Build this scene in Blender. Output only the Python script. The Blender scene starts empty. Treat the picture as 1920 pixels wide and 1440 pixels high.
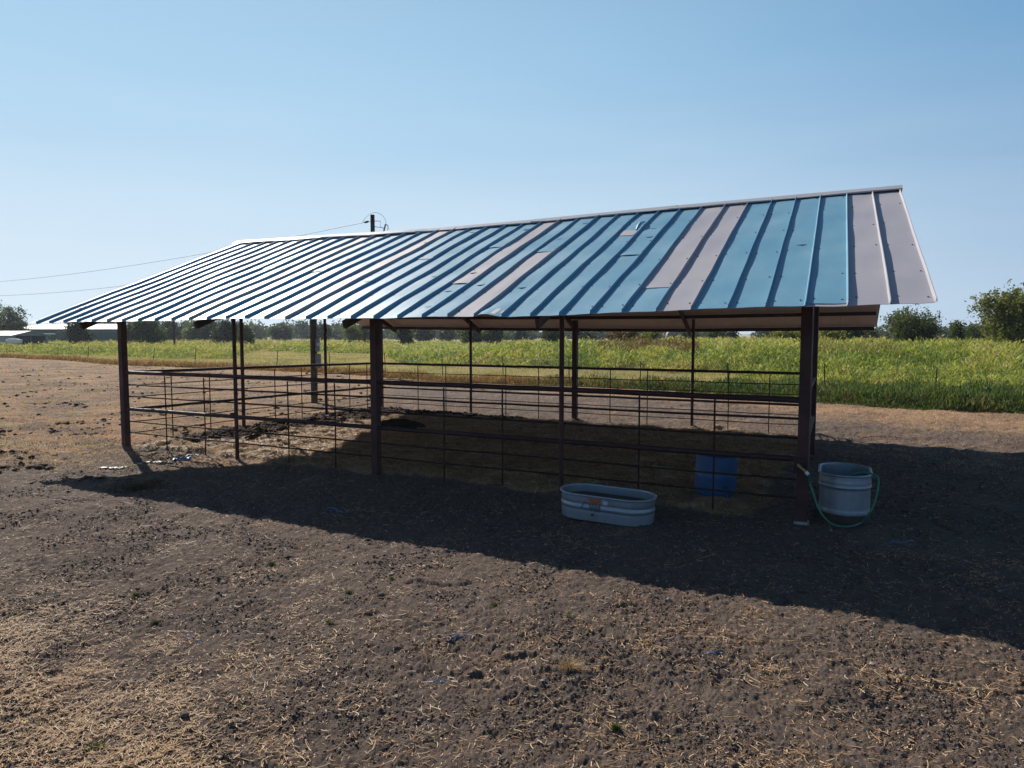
import bpy, bmesh, math, random
import numpy as np
from mathutils import Vector, Matrix
sc = bpy.context.scene
R = math.radians
# ---------------------------------------------------------------- camera, sky, sun, exposure
FPX = 1331.0; CAMH = 2.35; PITCH = math.atan(95 / FPX)
cd = bpy.data.cameras.new("camera"); cam = bpy.data.objects.new("camera", cd); sc.collection.objects.link(cam)
cam.location = (0, 0, CAMH); cam.rotation_euler = (math.pi / 2 - PITCH, 0, 0)
cd.sensor_fit = 'HORIZONTAL'; cd.sensor_width = 36; cd.lens = 36 * FPX / 1920
cd.clip_start = 0.05; cd.clip_end = 6000
sc.camera = cam
SUN_AZ = math.atan2(-0.559, 0.829); SUN_EL = R(35)
w = bpy.data.worlds.new("World"); sc.world = w; w.use_nodes = True
nt = w.node_tree; nt.nodes.clear()
sky = nt.nodes.new("ShaderNodeTexSky"); sky.sky_type = 'NISHITA'; sky.sun_disc = False
sky.sun_elevation = SUN_EL; sky.sun_rotation = SUN_AZ
sky.altitude = 150; sky.air_density = 1.0; sky.dust_density = 0.25; sky.ozone_density = 1.6
bg = nt.nodes.new("ShaderNodeBackground"); bg.inputs[1].default_value = 0.05
wo = nt.nodes.new("ShaderNodeOutputWorld")
tc = nt.nodes.new("ShaderNodeTexCoord"); sx = nt.nodes.new("ShaderNodeSeparateXYZ"); nt.links.new(tc.outputs["Generated"], sx.inputs[0])
def _mr(src, a, b, c, d):
    q = nt.nodes.new("ShaderNodeMapRange"); q.interpolation_type = 'SMOOTHSTEP'
    for i_, v_ in enumerate((a, b, c, d)): q.inputs[i_ + 1].default_value = v_
    nt.links.new(src, q.inputs[0]); return q.outputs[0]
hz_ = _mr(sx.outputs[2], .30, .80, .95, .0)            # thin milky air, thickest at the horizon
mxs = nt.nodes.new("ShaderNodeMix"); mxs.data_type = 'RGBA'; nt.links.new(hz_, mxs.inputs[0])
nt.links.new(sky.outputs[0], mxs.inputs[6])
dn = nt.nodes.new("ShaderNodeVectorMath"); dn.operation = 'DOT_PRODUCT'; dn.inputs[1].default_value = (-0.56, 0.83, 0.0)
nt.links.new(tc.outputs["Generated"], dn.inputs[0])
mxc = nt.nodes.new("ShaderNodeMix"); mxc.data_type = 'RGBA'; nt.links.new(_mr(dn.outputs["Value"], .0, 1.05, 0, 1), mxc.inputs[0])
mxc.inputs[6].default_value = (1.9, 4.8, 8.8, 1); mxc.inputs[7].default_value = (6.4, 10.2, 13.6, 1)
nt.links.new(mxc.outputs[2], mxs.inputs[7])
mxd = nt.nodes.new("ShaderNodeMix"); mxd.data_type = 'RGBA'; nt.links.new(_mr(dn.outputs["Value"], .1, 1.0, 0, 1), mxd.inputs[0])
mxd.inputs[6].default_value = (6.9, 9.2, 11.8, 1); mxd.inputs[7].default_value = (11.4, 13.2, 14.8, 1)
mxh = nt.nodes.new("ShaderNodeMix"); mxh.data_type = 'RGBA'
cn = nt.nodes.new("ShaderNodeTexNoise"); cn.inputs["Scale"].default_value = 2.2; cn.inputs["Detail"].default_value = 5; cmap = nt.nodes.new("ShaderNodeMapping"); cmap.inputs["Scale"].default_value = (1, 1, 7)
nt.links.new(tc.outputs["Generated"], cmap.inputs[0]); nt.links.new(cmap.outputs[0], cn.inputs["Vector"])
zz_ = nt.nodes.new("ShaderNodeMath"); zz_.operation = 'MULTIPLY_ADD'; nt.links.new(cn.outputs["Fac"], zz_.inputs[0]); zz_.inputs[1].default_value = -.12; nt.links.new(sx.outputs[2], zz_.inputs[2])
nt.links.new(_mr(zz_.outputs[0], -.08, .32, .95, 0), mxh.inputs[0])
nt.links.new(mxs.outputs[2], mxh.inputs[6]); nt.links.new(mxd.outputs[2], mxh.inputs[7]); nt.links.new(mxh.outputs[2], bg.inputs[0]); nt.links.new(bg.outputs[0], wo.inputs[0])
ld = bpy.data.lights.new("sun", 'SUN'); ld.energy = 5.0; ld.angle = R(0.5); ld.color = (1.0, 0.93, 0.83)
sun = bpy.data.objects.new("sun", ld); sc.collection.objects.link(sun)
SD = Vector((math.sin(SUN_AZ) * math.cos(SUN_EL), math.cos(SUN_AZ) * math.cos(SUN_EL), math.sin(SUN_EL)))
sun.rotation_euler = SD.to_track_quat('Z', 'Y').to_euler(); sun.location = SD * 50
sc.view_settings.view_transform = 'Standard'; sc.view_settings.look = 'None'
sc.view_settings.exposure = 0.38; sc.view_settings.gamma = 1.0; sc.view_settings.use_curve_mapping = False
sc.cycles.max_bounces = 8; sc.cycles.transparent_max_bounces = 8

# ---------------------------------------------------------------- pixel helpers (photo 1920 x 1440) and barn frame
cP, sP = math.cos(PITCH), math.sin(PITCH)
def at(x, y, z=0.0):
    X = (x - 960) / FPX; Z = -(y - 720) / FPX
    r = np.array([X, cP + Z * sP, -sP + Z * cP]); t = (z - CAMH) / r[2]
    return (r[0] * t, r[1] * t, z)
def atd(x, D):
    return ((x - 960) / FPX * D, D)
def zat(y, D): return CAMH + (625 - y) * D / FPX
P5 = np.array([3.58, 8.64]); U = np.array([.889, -.457]); V = np.array([.457, .889])
def bw(u, v, z=0.0):
    q = P5 + U * u + V * v
    return (float(q[0]), float(q[1]), z)
BANG = math.atan2(-.457, .889)

# ---------------------------------------------------------------- noise
_rs = np.random.RandomState(7)
_perm = _rs.permutation(4096); _g = _rs.rand(4096) * 2 * np.pi
def perlin(x, y, seed=0):
    xi = np.floor(x).astype(np.int64); yi = np.floor(y).astype(np.int64)
    xf = x - xi; yf = y - yi
    def gr(i, j, dx, dy):
        h = _perm[(_perm[(i + seed * 57) & 4095] + j) & 4095]
        a = _g[h]; return np.cos(a) * dx + np.sin(a) * dy
    u = xf * xf * xf * (xf * (xf * 6 - 15) + 10); v = yf * yf * yf * (yf * (yf * 6 - 15) + 10)
    n00 = gr(xi, yi, xf, yf); n10 = gr(xi + 1, yi, xf - 1, yf)
    n01 = gr(xi, yi + 1, xf, yf - 1); n11 = gr(xi + 1, yi + 1, xf - 1, yf - 1)
    return ((n00 * (1 - u) + n10 * u) * (1 - v) + (n01 * (1 - u) + n11 * u) * v) * 1.5
def sm(x, a, b):
    t = np.clip((x - a) / (b - a), 0, 1); return t * t * (3 - 2 * t)

# ---------------------------------------------------------------- terrain
BPX = np.array([-1500, 0, 120, 235, 400, 600, 740, 850, 1060, 1350, 1533, 1640, 1800, 1920, 2600.])
BPY = np.array([652, 671, 676, 686, 691, 700, 708, 716, 724, 738, 755, 763, 772, 777, 800.])
BD = CAMH * FPX / (BPY - 625)
def pxof(x, y): return 960 + FPX * x / np.maximum(y, .5)
def beyond(x, y):            # metres past the edge of the bare yard
    return y - np.interp(pxof(x, y), BPX, BD)
FA = np.array([12.6, 26.0]); FB = np.array([-46.0, 68.0]); FD = (FB - FA) / np.linalg.norm(FB - FA)
FN = np.array([-FD[1], FD[0]]); FN = FN if FN[1] > 0 else -FN
def fst(x, y):
    dx = x - FA[0]; dy = y - FA[1]
    return dx * FD[0] + dy * FD[1], dx * FN[0] + dy * FN[1]
def uv(x, y):
    dx = x - P5[0]; dy = y - P5[1]
    return dx * U[0] + dy * U[1], dx * V[0] + dy * V[1]
def inpen(x, y):
    u, v = uv(x, y)
    e = 0.25 * perlin(x * 1.3, y * 1.3, 3)
    return sm(u + e, -13.1, -12.3) * (1 - sm(u + e, -1.1, -.1)) * sm(v + e, -.02, .22) * (1 - sm(v + e, 7.2, 8.2))
def berm(x, y):
    s, t = fst(x, y)
    return 0.92 * sm(t, 5, 15) * (1 - sm(s, 24, 36)) * (1 - sm(t, 40, 90))
def height(x, y, fine=True):
    x = np.asarray(x, float); y = np.asarray(y, float)
    d = np.hypot(x, y)
    z = berm(x, y) + 0.05 * perlin(x * .11, y * .11, 1) * sm(d, 12, 30)
    b = beyond(x, y)
    yard = 1 - sm(b, -.5, 1.5)
    u, v = uv(x, y)
    pen = inpen(x, y)
    k = 0.75 + 0.4 * sm(perlin(x * .5, y * .5, 5), -.2, .5)
    frnt = sm(v, -1.6, -.2) * (1 - sm(v, 0, .3)) * sm(u, -6, 0)      # trampled powder in front of the rails
    k = k * (1 - .35 * frnt)
    n = 0.022 * perlin(x * .9, y * .9, 8) + 0.02 * perlin(x * 2.7, y * 2.7, 9)
    if fine:
        n2 = perlin(x * 7, y * 7, 10); n3 = perlin(x * 17, y * 17, 11); n4 = perlin(x * 41, y * 41, 12)
        n5 = perlin(x * 83, y * 83, 13); n += k * (0.013 * (np.abs(n2) * 2 - .4) + 0.011 * n3 + 0.011 * n4 + .005 * n5)
        pk = perlin(x * 3.9, y * 3.9, 14); n -= .026 * sm(pk, .50, .68) * sm(perlin(x * .7, y * .7, 24), -.1, .3)
        if pen.max() > 0:
            n += pen * (0.06 + 0.075 * perlin(x * 2.2, y * 3.4, 15) + .035 * np.abs(perlin(x * 6, y * 6, 16)) - .4 * 0.013 * (np.abs(n2) * 2 - .4))
    n = n + (0.035 * perlin(x * 1.5, y * 1.5, 22) + .03 * np.abs(perlin(x * 3.3, y * 3.3, 23)) - .01) * sm(d, 11, 16) * (1 - pen)
    if fine:
        for pu, pv_ in ((-13.02, 0), (-9.79, 0), (-6.55, 0), (-3.23, 0), (-13, 3.06), (-12.98, 5.98), (-12.95, 8.42), (-9.7, 8.42), (-6.45, 8.42), (-3.3, 8.42)):
            n = n + .05 * np.exp(-(((u - pu) ** 2 + (v - pv_) ** 2) / .022)) * (1 + .6 * perlin(x * 9, y * 9, 25))
    z = z + n * yard + (1 - yard) * .03 * perlin(x * .8, y * .8, 21)
    # clumped manure along the far left corner of the pen
    mw = manure(x, y)
    if fine: z = z + mw * (0.045 * sm(perlin(x * 4.5, y * 4.5, 17), -.1, .5) + .02 * perlin(x * 11, y * 11, 18))
    return z
def manure(x, y):
    u, v = uv(x, y)
    a = np.exp(-((u + 12.3) / .9) ** 2) * sm(v, .7, 1.6) * (1 - sm(v, 7.6, 8.6))
    a = a * (0.6 + .8 * perlin(x * 1.1, y * 1.1, 19))
    bk = np.exp(-((v - 7.6) / .4) ** 2) * sm(u, -12.5, -11) * (1 - sm(u, -9.5, -7)) * .8
    return np.clip(a + bk, 0, 1)

# ---------------------------------------------------------------- object helpers
COL = sc.collection
def tag(o, label=None, cat=None, group=None, kind=None):
    if label: o['label'] = label
    if cat: o['category'] = cat
    if group: o['group'] = group
    if kind: o['kind'] = kind
    return o
def empty(name, loc=(0, 0, 0), rz=0):
    o = bpy.data.objects.new(name, None); COL.objects.link(o); o.location = loc; o.rotation_euler = (0, 0, rz)
    o.empty_display_size = .1
    return o
class MB:
    def __init__(s): s.v = []; s.f = []; s.m = []
    def add(s, vs, fs, m=0):
        o = len(s.v); s.v += [tuple(map(float, q)) for q in vs]; s.f += [tuple(i + o for i in f) for f in fs]; s.m += [m] * len(fs); return s
    def box(s, c, d, m=0, M=None):
        x, y, z = [k / 2 for k in d]
        vs = [Vector((i * x, j * y, k * z)) for i in (-1, 1) for j in (-1, 1) for k in (-1, 1)]
        if M is not None: vs = [M @ q for q in vs]
        vs = [q + Vector(c) for q in vs]
        return s.add(vs, [(0, 1, 3, 2), (4, 6, 7, 5), (0, 4, 5, 1), (2, 3, 7, 6), (0, 2, 6, 4), (1, 5, 7, 3)], m)
    def bar(s, a, b, w_, h_, m=0):     # box section between two points, w across, h up
        a = Vector(a); b = Vector(b); d = (b - a).normalized()
        up = Vector((0, 0, 1)) if abs(d.z) < .9 else Vector((U[0], U[1], 0))
        sd = d.cross(up).normalized(); up = sd.cross(d).normalized()
        vs = [p + sd * (i * w_ / 2) + up * (j * h_ / 2) for p in (a, b) for i, j in ((-1, -1), (1, -1), (1, 1), (-1, 1))]
        return s.add(vs, [(0, 1, 2, 3), (7, 6, 5, 4), (0, 4, 5, 1), (1, 5, 6, 2), (2, 6, 7, 3), (3, 7, 4, 0)], m)
    def tube(s, pts, r, n=10, m=0, cap=True, closed=False):
        pts = [Vector(p) for p in pts]; rr = r if isinstance(r, (list, tuple)) else [r] * len(pts)
        vs = []; fs = []; prev = None; N = len(pts)
        for i, p in enumerate(pts):
            if closed: d = pts[(i + 1) % N] - pts[i - 1]
            else: d = pts[min(i + 1, N - 1)] - pts[max(i - 1, 0)]
            d.normalize()
            if prev is None: prev = Vector((0, 0, 1)) if abs(d.z) < .9 else Vector((1, 0, 0))
            sd = (prev - d * prev.dot(d)).normalized(); prev = sd; q = d.cross(sd)
            for k in range(n):
                a = 2 * math.pi * k / n; vs.append(p + (sd * math.cos(a) + q * math.sin(a)) * rr[i])
        L = N if closed else N - 1
        for i in range(L):
            i2 = (i + 1) % N
            for k in range(n): fs.append((i * n + k, i * n + (k + 1) % n, i2 * n + (k + 1) % n, i2 * n + k))
        if cap and not closed: fs.append(tuple(range(n))[::-1]); fs.append(tuple((N - 1) * n + k for k in range(n)))
        return s.add(vs, fs, m)
    def build(s, name, mat, parent=None, smooth=False, bevel=0, loc=None):
        me = bpy.data.meshes.new(name); me.from_pydata(s.v, [], s.f); me.validate()
        mats = mat if isinstance(mat, (list, tuple)) else [mat]
        for q in mats: me.materials.append(q)
        if len(mats) > 1 and len(me.polygons) == len(s.m): me.polygons.foreach_set("material_index", s.m)
        bm = bmesh.new(); bm.from_mesh(me); bmesh.ops.recalc_face_normals(bm, faces=bm.faces); bm.to_mesh(me); bm.free()
        if smooth:
            me.polygons.foreach_set("use_smooth", [True] * len(me.polygons))
            try: me.set_sharp_from_angle(angle=R(40))
            except Exception: pass
        o = bpy.data.objects.new(name, me); COL.objects.link(o)
        if parent is not None: o.parent = parent
        if loc: o.location = loc
        if bevel:
            b = o.modifiers.new("bevel", 'BEVEL'); b.width = bevel; b.segments = 2; b.limit_method = 'ANGLE'
        return o
def npmesh(name, verts, faces, mat, cols=None, parent=None, smooth=False):
    """verts (n,3), faces (m,k)"""
    me = bpy.data.meshes.new(name); n = len(verts); m, k = faces.shape
    me.vertices.add(n); me.vertices.foreach_set("co", np.asarray(verts, np.float32).ravel())
    me.loops.add(m * k); me.loops.foreach_set("vertex_index", faces.astype(np.int32).ravel())
    me.polygons.add(m); me.polygons.foreach_set("loop_start", (np.arange(m) * k).astype(np.int32))
    if smooth: me.polygons.foreach_set("use_smooth", np.ones(m, bool))
    if cols is not None:
        a = me.color_attributes.new("col", 'FLOAT_COLOR', 'POINT')
        c = np.ones((n, 4), np.float32); c[:, :3] = cols; a.data.foreach_set("color", c.ravel())
    me.update(); me.materials.append(mat)
    o = bpy.data.objects.new(name, me); COL.objects.link(o)
    if parent is not None: o.parent = parent
    return o

# ---------------------------------------------------------------- materials
class NM:
    def __init__(s, name):
        s.m = bpy.data.materials.new(name); s.m.use_nodes = True; s.t = s.m.node_tree; s.t.nodes.clear()
        s.out = s.n("ShaderNodeOutputMaterial")
    def n(s, ty, **k):
        q = s.t.nodes.new(ty)
        for a, b in k.items(): setattr(q, a, b)
        return q
    def l(s, a, b): s.t.links.new(a, b)
    def bsdf(s, col=None, rough=.6, metal=0, spec=.5):
        b = s.n("ShaderNodeBsdfPrincipled"); s.b = b
        if col is not None: b.inputs["Base Color"].default_value = (*col, 1)
        b.inputs["Roughness"].default_value = rough; b.inputs["Metallic"].default_value = metal
        b.inputs["Specular IOR Level"].default_value = spec
        s.l(b.outputs[0], s.out.inputs[0]); return b
    def noise(s, scale, detail=4, rough=.6, vec=None, dist=0):
        q = s.n("ShaderNodeTexNoise"); q.inputs["Scale"].default_value = scale; q.inputs["Detail"].default_value = detail
        q.inputs["Roughness"].default_value = rough; q.inputs["Distortion"].default_value = dist
        if vec is None:
            if not hasattr(s, 'co'): s.co = s.n("ShaderNodeTexCoord")
            vec = s.co.outputs["Object"]
        s.l(vec, q.inputs["Vector"]); return q.outputs["Fac"]
    def ramp(s, fac, stops):
        q = s.n("ShaderNodeValToRGB"); e = q.color_ramp.elements
        while len(e) < len(stops): e.new(.5)
        for i, (p, c) in enumerate(stops):
            e[i].position = p; e[i].color = (*c, 1) if len(c) == 3 else c
        s.l(fac, q.inputs[0]); return q.outputs[0]
    def mr(s, fac, a, b, c=0, d=1):
        q = s.n("ShaderNodeMapRange"); q.inputs[1].default_value = a; q.inputs[2].default_value = b; q.inputs[3].default_value = c; q.inputs[4].default_value = d
        s.l(fac, q.inputs[0]); return q.outputs[0]
    def mix(s, fac, a, b, mode='MIX'):
        q = s.n("ShaderNodeMix", data_type='RGBA', blend_type=mode)
        for i, v in ((0, fac), (6, a), (7, b)):
            if isinstance(v, (int, float)): q.inputs[i].default_value = v
            elif isinstance(v, tuple): q.inputs[i].default_value = (*v, 1)
            else: s.l(v, q.inputs[i])
        return q.outputs[2]
    def math(s, op, a, b=0.0):
        q = s.n("ShaderNodeMath", operation=op)
        for i, v in ((0, a), (1, b)):
            if isinstance(v, (int, float)): q.inputs[i].default_value = v
            else: s.l(v, q.inputs[i])
        return q.outputs[0]
    def bump(s, h, dist=.01, strength=1, nrm=None):
        q = s.n("ShaderNodeBump"); q.inputs["Distance"].default_value = dist; q.inputs["Strength"].default_value = strength
        s.l(h, q.inputs["Height"])
        if nrm is not None: s.l(nrm, q.inputs["Normal"])
        return q.outputs[0]
def simple(name, c1, c2=None, rough=.6, metal=0, scale=8, spec=.5, bump=0, r2=None):
    m = NM(name); b = m.bsdf(c1, rough, metal, spec); f = m.noise(scale, 5)
    m.l(m.ramp(f, [(.35, c1), (.68, c2 or tuple(k * .75 for k in c1))]), b.inputs["Base Color"])
    m.l(m.mr(f, .3, .7, rough, r2 if r2 is not None else min(1, rough + .12)), b.inputs["Roughness"])
    if bump: m.l(m.bump(m.noise(scale * 4, 4), bump), b.inputs["Normal"])
    return m.m

def ground_mat():
    m = NM("ground_soil"); b = m.bsdf(rough=1, spec=.15)
    at_ = m.n("ShaderNodeAttribute", attribute_name="col"); sep = m.n("ShaderNodeSeparateColor"); m.l(at_.outputs["Color"], sep.inputs[0])
    straw, green, hay = sep.outputs[0], sep.outputs[1], sep.outputs[2]
    n1 = m.noise(1.1, 6, .65); n2 = m.noise(9, 6, .7); n3 = m.noise(55, 5, .7); n4 = m.noise(2.6, 5, .6, dist=.6)
    soil = m.ramp(n2, [(.28, (.036, .026, .022)), (.5, (.092, .068, .058)), (.72, (.185, .142, .120))])
    soil = m.mix(m.mr(n3, .35, .75), soil, (.175, .130, .105))
    soil = m.mix(m.mr(n1, .42, .7, 0, .35), soil, (.09, .077, .070))
    dry = m.ramp(n3, [(.25, (.12, .070, .044)), (.5, (.38, .235, .145)), (.78, (.64, .46, .31))])
    dryf = m.mix(n4, (.28, .17, .105), dry)
    f = m.mr(m.math('ADD', m.math('ADD', m.math('MULTIPLY', n3, .8), m.math('MULTIPLY', n2, .75)), m.math('MULTIPLY', straw, 1.15)), 1.15, 1.62)
    c = m.mix(f, soil, dryf)
    # bedding in the pen
    vx = m.n("ShaderNodeMapping"); vx.inputs["Rotation"].default_value = (0, 0, .5); vx.inputs["Scale"].default_value = (3, 22, 8)
    m.l(m.co.outputs["Object"], vx.inputs[0])
    ns = m.noise(3.2, 6, .75, vec=vx.outputs[0], dist=1.2)
    hc = m.ramp(ns, [(.3, (.085, .050, .026)), (.5, (.32, .205, .115)), (.72, (.58, .41, .26))])
    hc = m.mix(m.mr(n4, .46, .72), hc, m.ramp(ns, [(.3, (.05, .036, .025)), (.55, (.15, .105, .065)), (.75, (.36, .26, .16))]))
    c = m.mix(m.mr(m.math('ADD', hay, m.math('MULTIPLY', m.math('SUBTRACT', n2, .5), .8)), .3, .6), c, hc)
    # grass covered ground
    gc = m.ramp(n3, [(.3, (.09, .10, .03)), (.5, (.22, .20, .08)), (.75, (.38, .31, .15))])
    gc = m.mix(m.mr(n1, .4, .65), gc, (.27, .20, .10))
    c = m.mix(m.mr(m.math('ADD', green, m.math('MULTIPLY', m.math('SUBTRACT', n3, .5), .5)), .3, .7), c, gc)
    far = m.n("ShaderNodeAttribute", attribute_name="far")
    c = m.mix(far.outputs["Fac"], c, m.ramp(n1, [(.3, (.30, .24, .15)), (.7, (.42, .35, .22))]))
    m.l(c, b.inputs["Base Color"])
    bn = m.bump(m.noise(34, 6, .8), .02, 1.0)
    m.l(m.bump(m.noise(160, 3, .7), .003, .7, bn), b.inputs["Normal"])
    return m.m
def leafy(name, trans=.45, rough=.6, objhue=True):
    m = NM(name); at_ = m.n("ShaderNodeAttribute", attribute_name="col")
    b = m.bsdf(rough=rough, spec=.25); m.l(at_.outputs["Color"], b.inputs["Base Color"])
    if trans > 0:
        t = m.n("ShaderNodeBsdfTranslucent"); mx = m.n("ShaderNodeMixShader"); mx.inputs[0].default_value = trans
        c = m.mix(1.0, at_.outputs["Color"], (1.2, 1.15, .75), 'MULTIPLY')
        m.l(c, t.inputs[0]); m.l(b.outputs[0], mx.inputs[1]); m.l(t.outputs[0], mx.inputs[2]); m.l(mx.outputs[0], m.out.inputs[0])
    return m.m
M_ground = ground_mat()
M_leaf = leafy("leaf_green", .42)
M_grass = leafy("grass_blade", .42, .6)
M_straw = leafy("straw", .2, .6)
M_clod = leafy("soil_clod", 0, 1)
M_bark = simple("bark", (.07, .05, .035), (.03, .022, .016), .9, scale=14, bump=.02)
M_pipe = simple("oxide_red_steel", (.042, .015, .015), (.022, .010, .011), .55, 0, 5, .4, bump=.0006, r2=.8)
M_post = simple("dark_red_post", (.062, .020, .019), (.036, .013, .014), .5, 0, 3, .4, r2=.75)
M_rod = simple("rusty_rod", (.045, .018, .013), (.022, .011, .009), .75, 0, 20, .3)
def roof_mat(name, c1, c2, r1, r2):
    m = NM(name); b = m.bsdf(c1, r1, 0, .5)
    n = m.noise(.9, 5, .55); n2 = m.noise(14, 5, .7)
    mp = m.n("ShaderNodeMapping"); mp.inputs["Rotation"].default_value = (0, 0, -BANG); mp.inputs["Scale"].default_value = (16, .7, .7); m.l(m.co.outputs["Object"], mp.inputs[0])
    st = m.noise(1, 5, .65, vec=mp.outputs[0])
    c = m.mix(m.mr(n, .35, .7), c1, c2)
    c = m.mix(m.mr(st, .48, .8, 0, .45), c, tuple(k * .75 + .08 for k in c2))
    c = m.mix(m.mr(n2, .62, .8, 0, .3), c, (.42, .42, .40))
    m.l(c, b.inputs["Base Color"]); m.l(m.mr(m.math('ADD', n, m.math('MULTIPLY', n2, .3)), .45, .85, r1, r2), b.inputs["Roughness"])
    m.l(m.bump(m.noise(2.2, 3, .5), .006, .6), b.inputs["Normal"])
    return m.m
M_blue = roof_mat("roof_teal_blue", (.105, .275, .40), (.15, .32, .43), .42, .58)
M_tan = roof_mat("roof_grey_tan", (.335, .325, .365), (.375, .355, .385), .44, .60)
M_cap = roof_mat("ridge_cap_grey", (.42, .41, .43), (.36, .35, .37), .36, .50)
M_under = simple("roof_underside", (.58, .50, .45), (.50, .43, .39), .6, 0, 3)
M_screw = simple("screw", (.05, .05, .06), None, .5, .4, 30)
M_purlin = simple("purlin_brown", (.055, .024, .022), (.035, .016, .016), .6, 0, 4)
def galv():
    m = NM("galvanised_steel"); b = m.bsdf((.2, .26, .33), .42, .7)
    vo = m.n("ShaderNodeTexVoronoi"); vo.inputs["Scale"].default_value = 26; m.noise(1); m.l(m.co.outputs["Object"], vo.inputs["Vector"])
    n = m.noise(5, 6, .65); mp = m.n("ShaderNodeMapping"); mp.inputs["Scale"].default_value = (9, 9, 1); m.l(m.co.outputs["Object"], mp.inputs[0]); st = m.noise(2, 5, .7, vec=mp.outputs[0])
    c = m.mix(m.mr(vo.outputs["Color"], 0, 1, 0, .3), (.28, .33, .385), (.17, .205, .245))
    c = m.mix(m.mr(st, .45, .75, 0, .6), c, (.22, .25, .29)); c = m.mix(m.mr(n, .6, .8, 0, .5), c, (.36, .41, .46))
    m.l(c, b.inputs["Base Color"]); m.l(m.mr(n, .3, .7, .38, .62), b.inputs["Roughness"]); return m.m
M_galv = galv()
M_mudsteel = simple("muddy_steel", (.045, .032, .026), (.07, .05, .04), .9, 0, 12)
M_water = simple("dark_water", (.008, .009, .008), None, .12, 0, 4)
M_orange = simple("orange_print", (.42, .10, .025), (.30, .07, .03), .7, 0, 30)
M_ink = simple("dark_ink", (.04, .05, .08), None, .7, 0, 30)
M_stick = simple("pale_sticker", (.42, .50, .60), None, .6, 0, 20)
M_blueplastic = simple("blue_plastic", (.014, .075, .20), (.02, .09, .21), .38, 0, 4)
M_hose = simple("green_hose", (.02, .20, .13), (.03, .16, .10), .45, 0, 6)
M_brass = simple("brass", (.45, .30, .14), None, .4, .7, 20)
M_white = simple("white_plastic", (.72, .74, .76), (.6, .62, .64), .5, 0, 6)
M_conc = simple("concrete", (.30, .29, .28), (.2, .19, .18), .9, 0, 12)
M_wood = simple("weathered_pole", (.105, .075, .060), (.055, .038, .032), .9, 0, 9, bump=.01)
M_darkpole = simple("dark_creosote_pole", (.028, .022, .020), None, .9, 0, 9)
M_greybox = simple("grey_meter_box", (.26, .27, .28), (.2, .2, .21), .5, .2, 8)
M_wire = simple("wire", (.10, .10, .11), None, .6, .2, 8)
M_tpost = simple("green_t_post", (.025, .032, .028), (.05, .03, .02), .7, 0, 9)

# ================================================================ GROUND
def make_ground():
    half = R(44)
    a1 = np.linspace(-half, half, 900)
    a0 = np.linspace(-math.pi, -half, 90)[:-1]; a2 = np.linspace(half, math.pi, 90)[1:]
    ang = np.concatenate([a0, a1, a2])
    r = [0.3]
    while r[-1] < 3500:
        q = r[-1]
        k = .03 if q < 2.5 else (.0032 if q < 9 else (.0045 if q < 25 else (.01 if q < 90 else .05)))
        r.append(q * (1 + k))
    r = np.array(r); nr, na = len(r), len(ang)
    RR, AA = np.meshgrid(r, ang, indexing='ij')
    X = (RR * np.sin(AA)).ravel(); Y = (RR * np.cos(AA)).ravel()
    Z = height(X, Y)
    Z = np.where(RR.ravel() > 130, 0.0, Z)
    X = np.append(X, 0); Y = np.append(Y, 0); Z = np.append(Z, 0)
    i = np.arange(nr - 1)[:, None] * na + np.arange(na - 1)[None, :]
    f = np.stack([i, i + 1, i + na + 1, i + na], -1).reshape(-1, 4)
    # colour masks
    d = np.hypot(X, Y); b = beyond(X, Y); px = pxof(X, Y)
    # straw density: bottom-left foreground, dry yard to the left and the far strip
    fl = (1 - sm(X + (Y - 4.6) * .5, -3.9, -1.2)) * (1 - sm(Y, 5.2, 7.2)) * sm(Y, 2, 3)
    leftyard = (1 - sm(X + Y * .14, -2.2, .8)) * sm(Y, 10.5, 14.5)
    farstrip = sm(b, -7, -2.5) * .75
    mid = .12 + .12 * perlin(X * .6, Y * .6, 31) + .16 * sm(Y, 12, 17)
    straw = np.clip(np.maximum.reduce([fl * .42, leftyard * .50, farstrip * .85, mid]) + (.22 + .2 * leftyard) * perlin(X * .45, Y * .9, 32) + .15 * perlin(X * 2.5, Y * 2.5, 33), 0, 1)
    u, v = uv(X, Y)
    hay = inpen(X, Y) * (1 - .97 * manure(X, Y)) 
    straw = straw * (1 - manure(X, Y))
    green = sm(b, -.3, .8)
    yg = sm(perlin(X * .5, Y * 1.1, 35), .30, .60) * .55 * leftyard
    green = np.maximum(green, yg)
    cols = np.stack([straw, green, hay], 1)
    o = npmesh("ground", np.stack([X, Y, Z], 1), f, M_ground, cols, smooth=True)
    fa = o.data.attributes.new("far", 'FLOAT', 'POINT'); fa.data.foreach_set("value", (sm(d, 120, 190)).astype(np.float32))
    tag(o, kind='structure')
make_ground()

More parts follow.
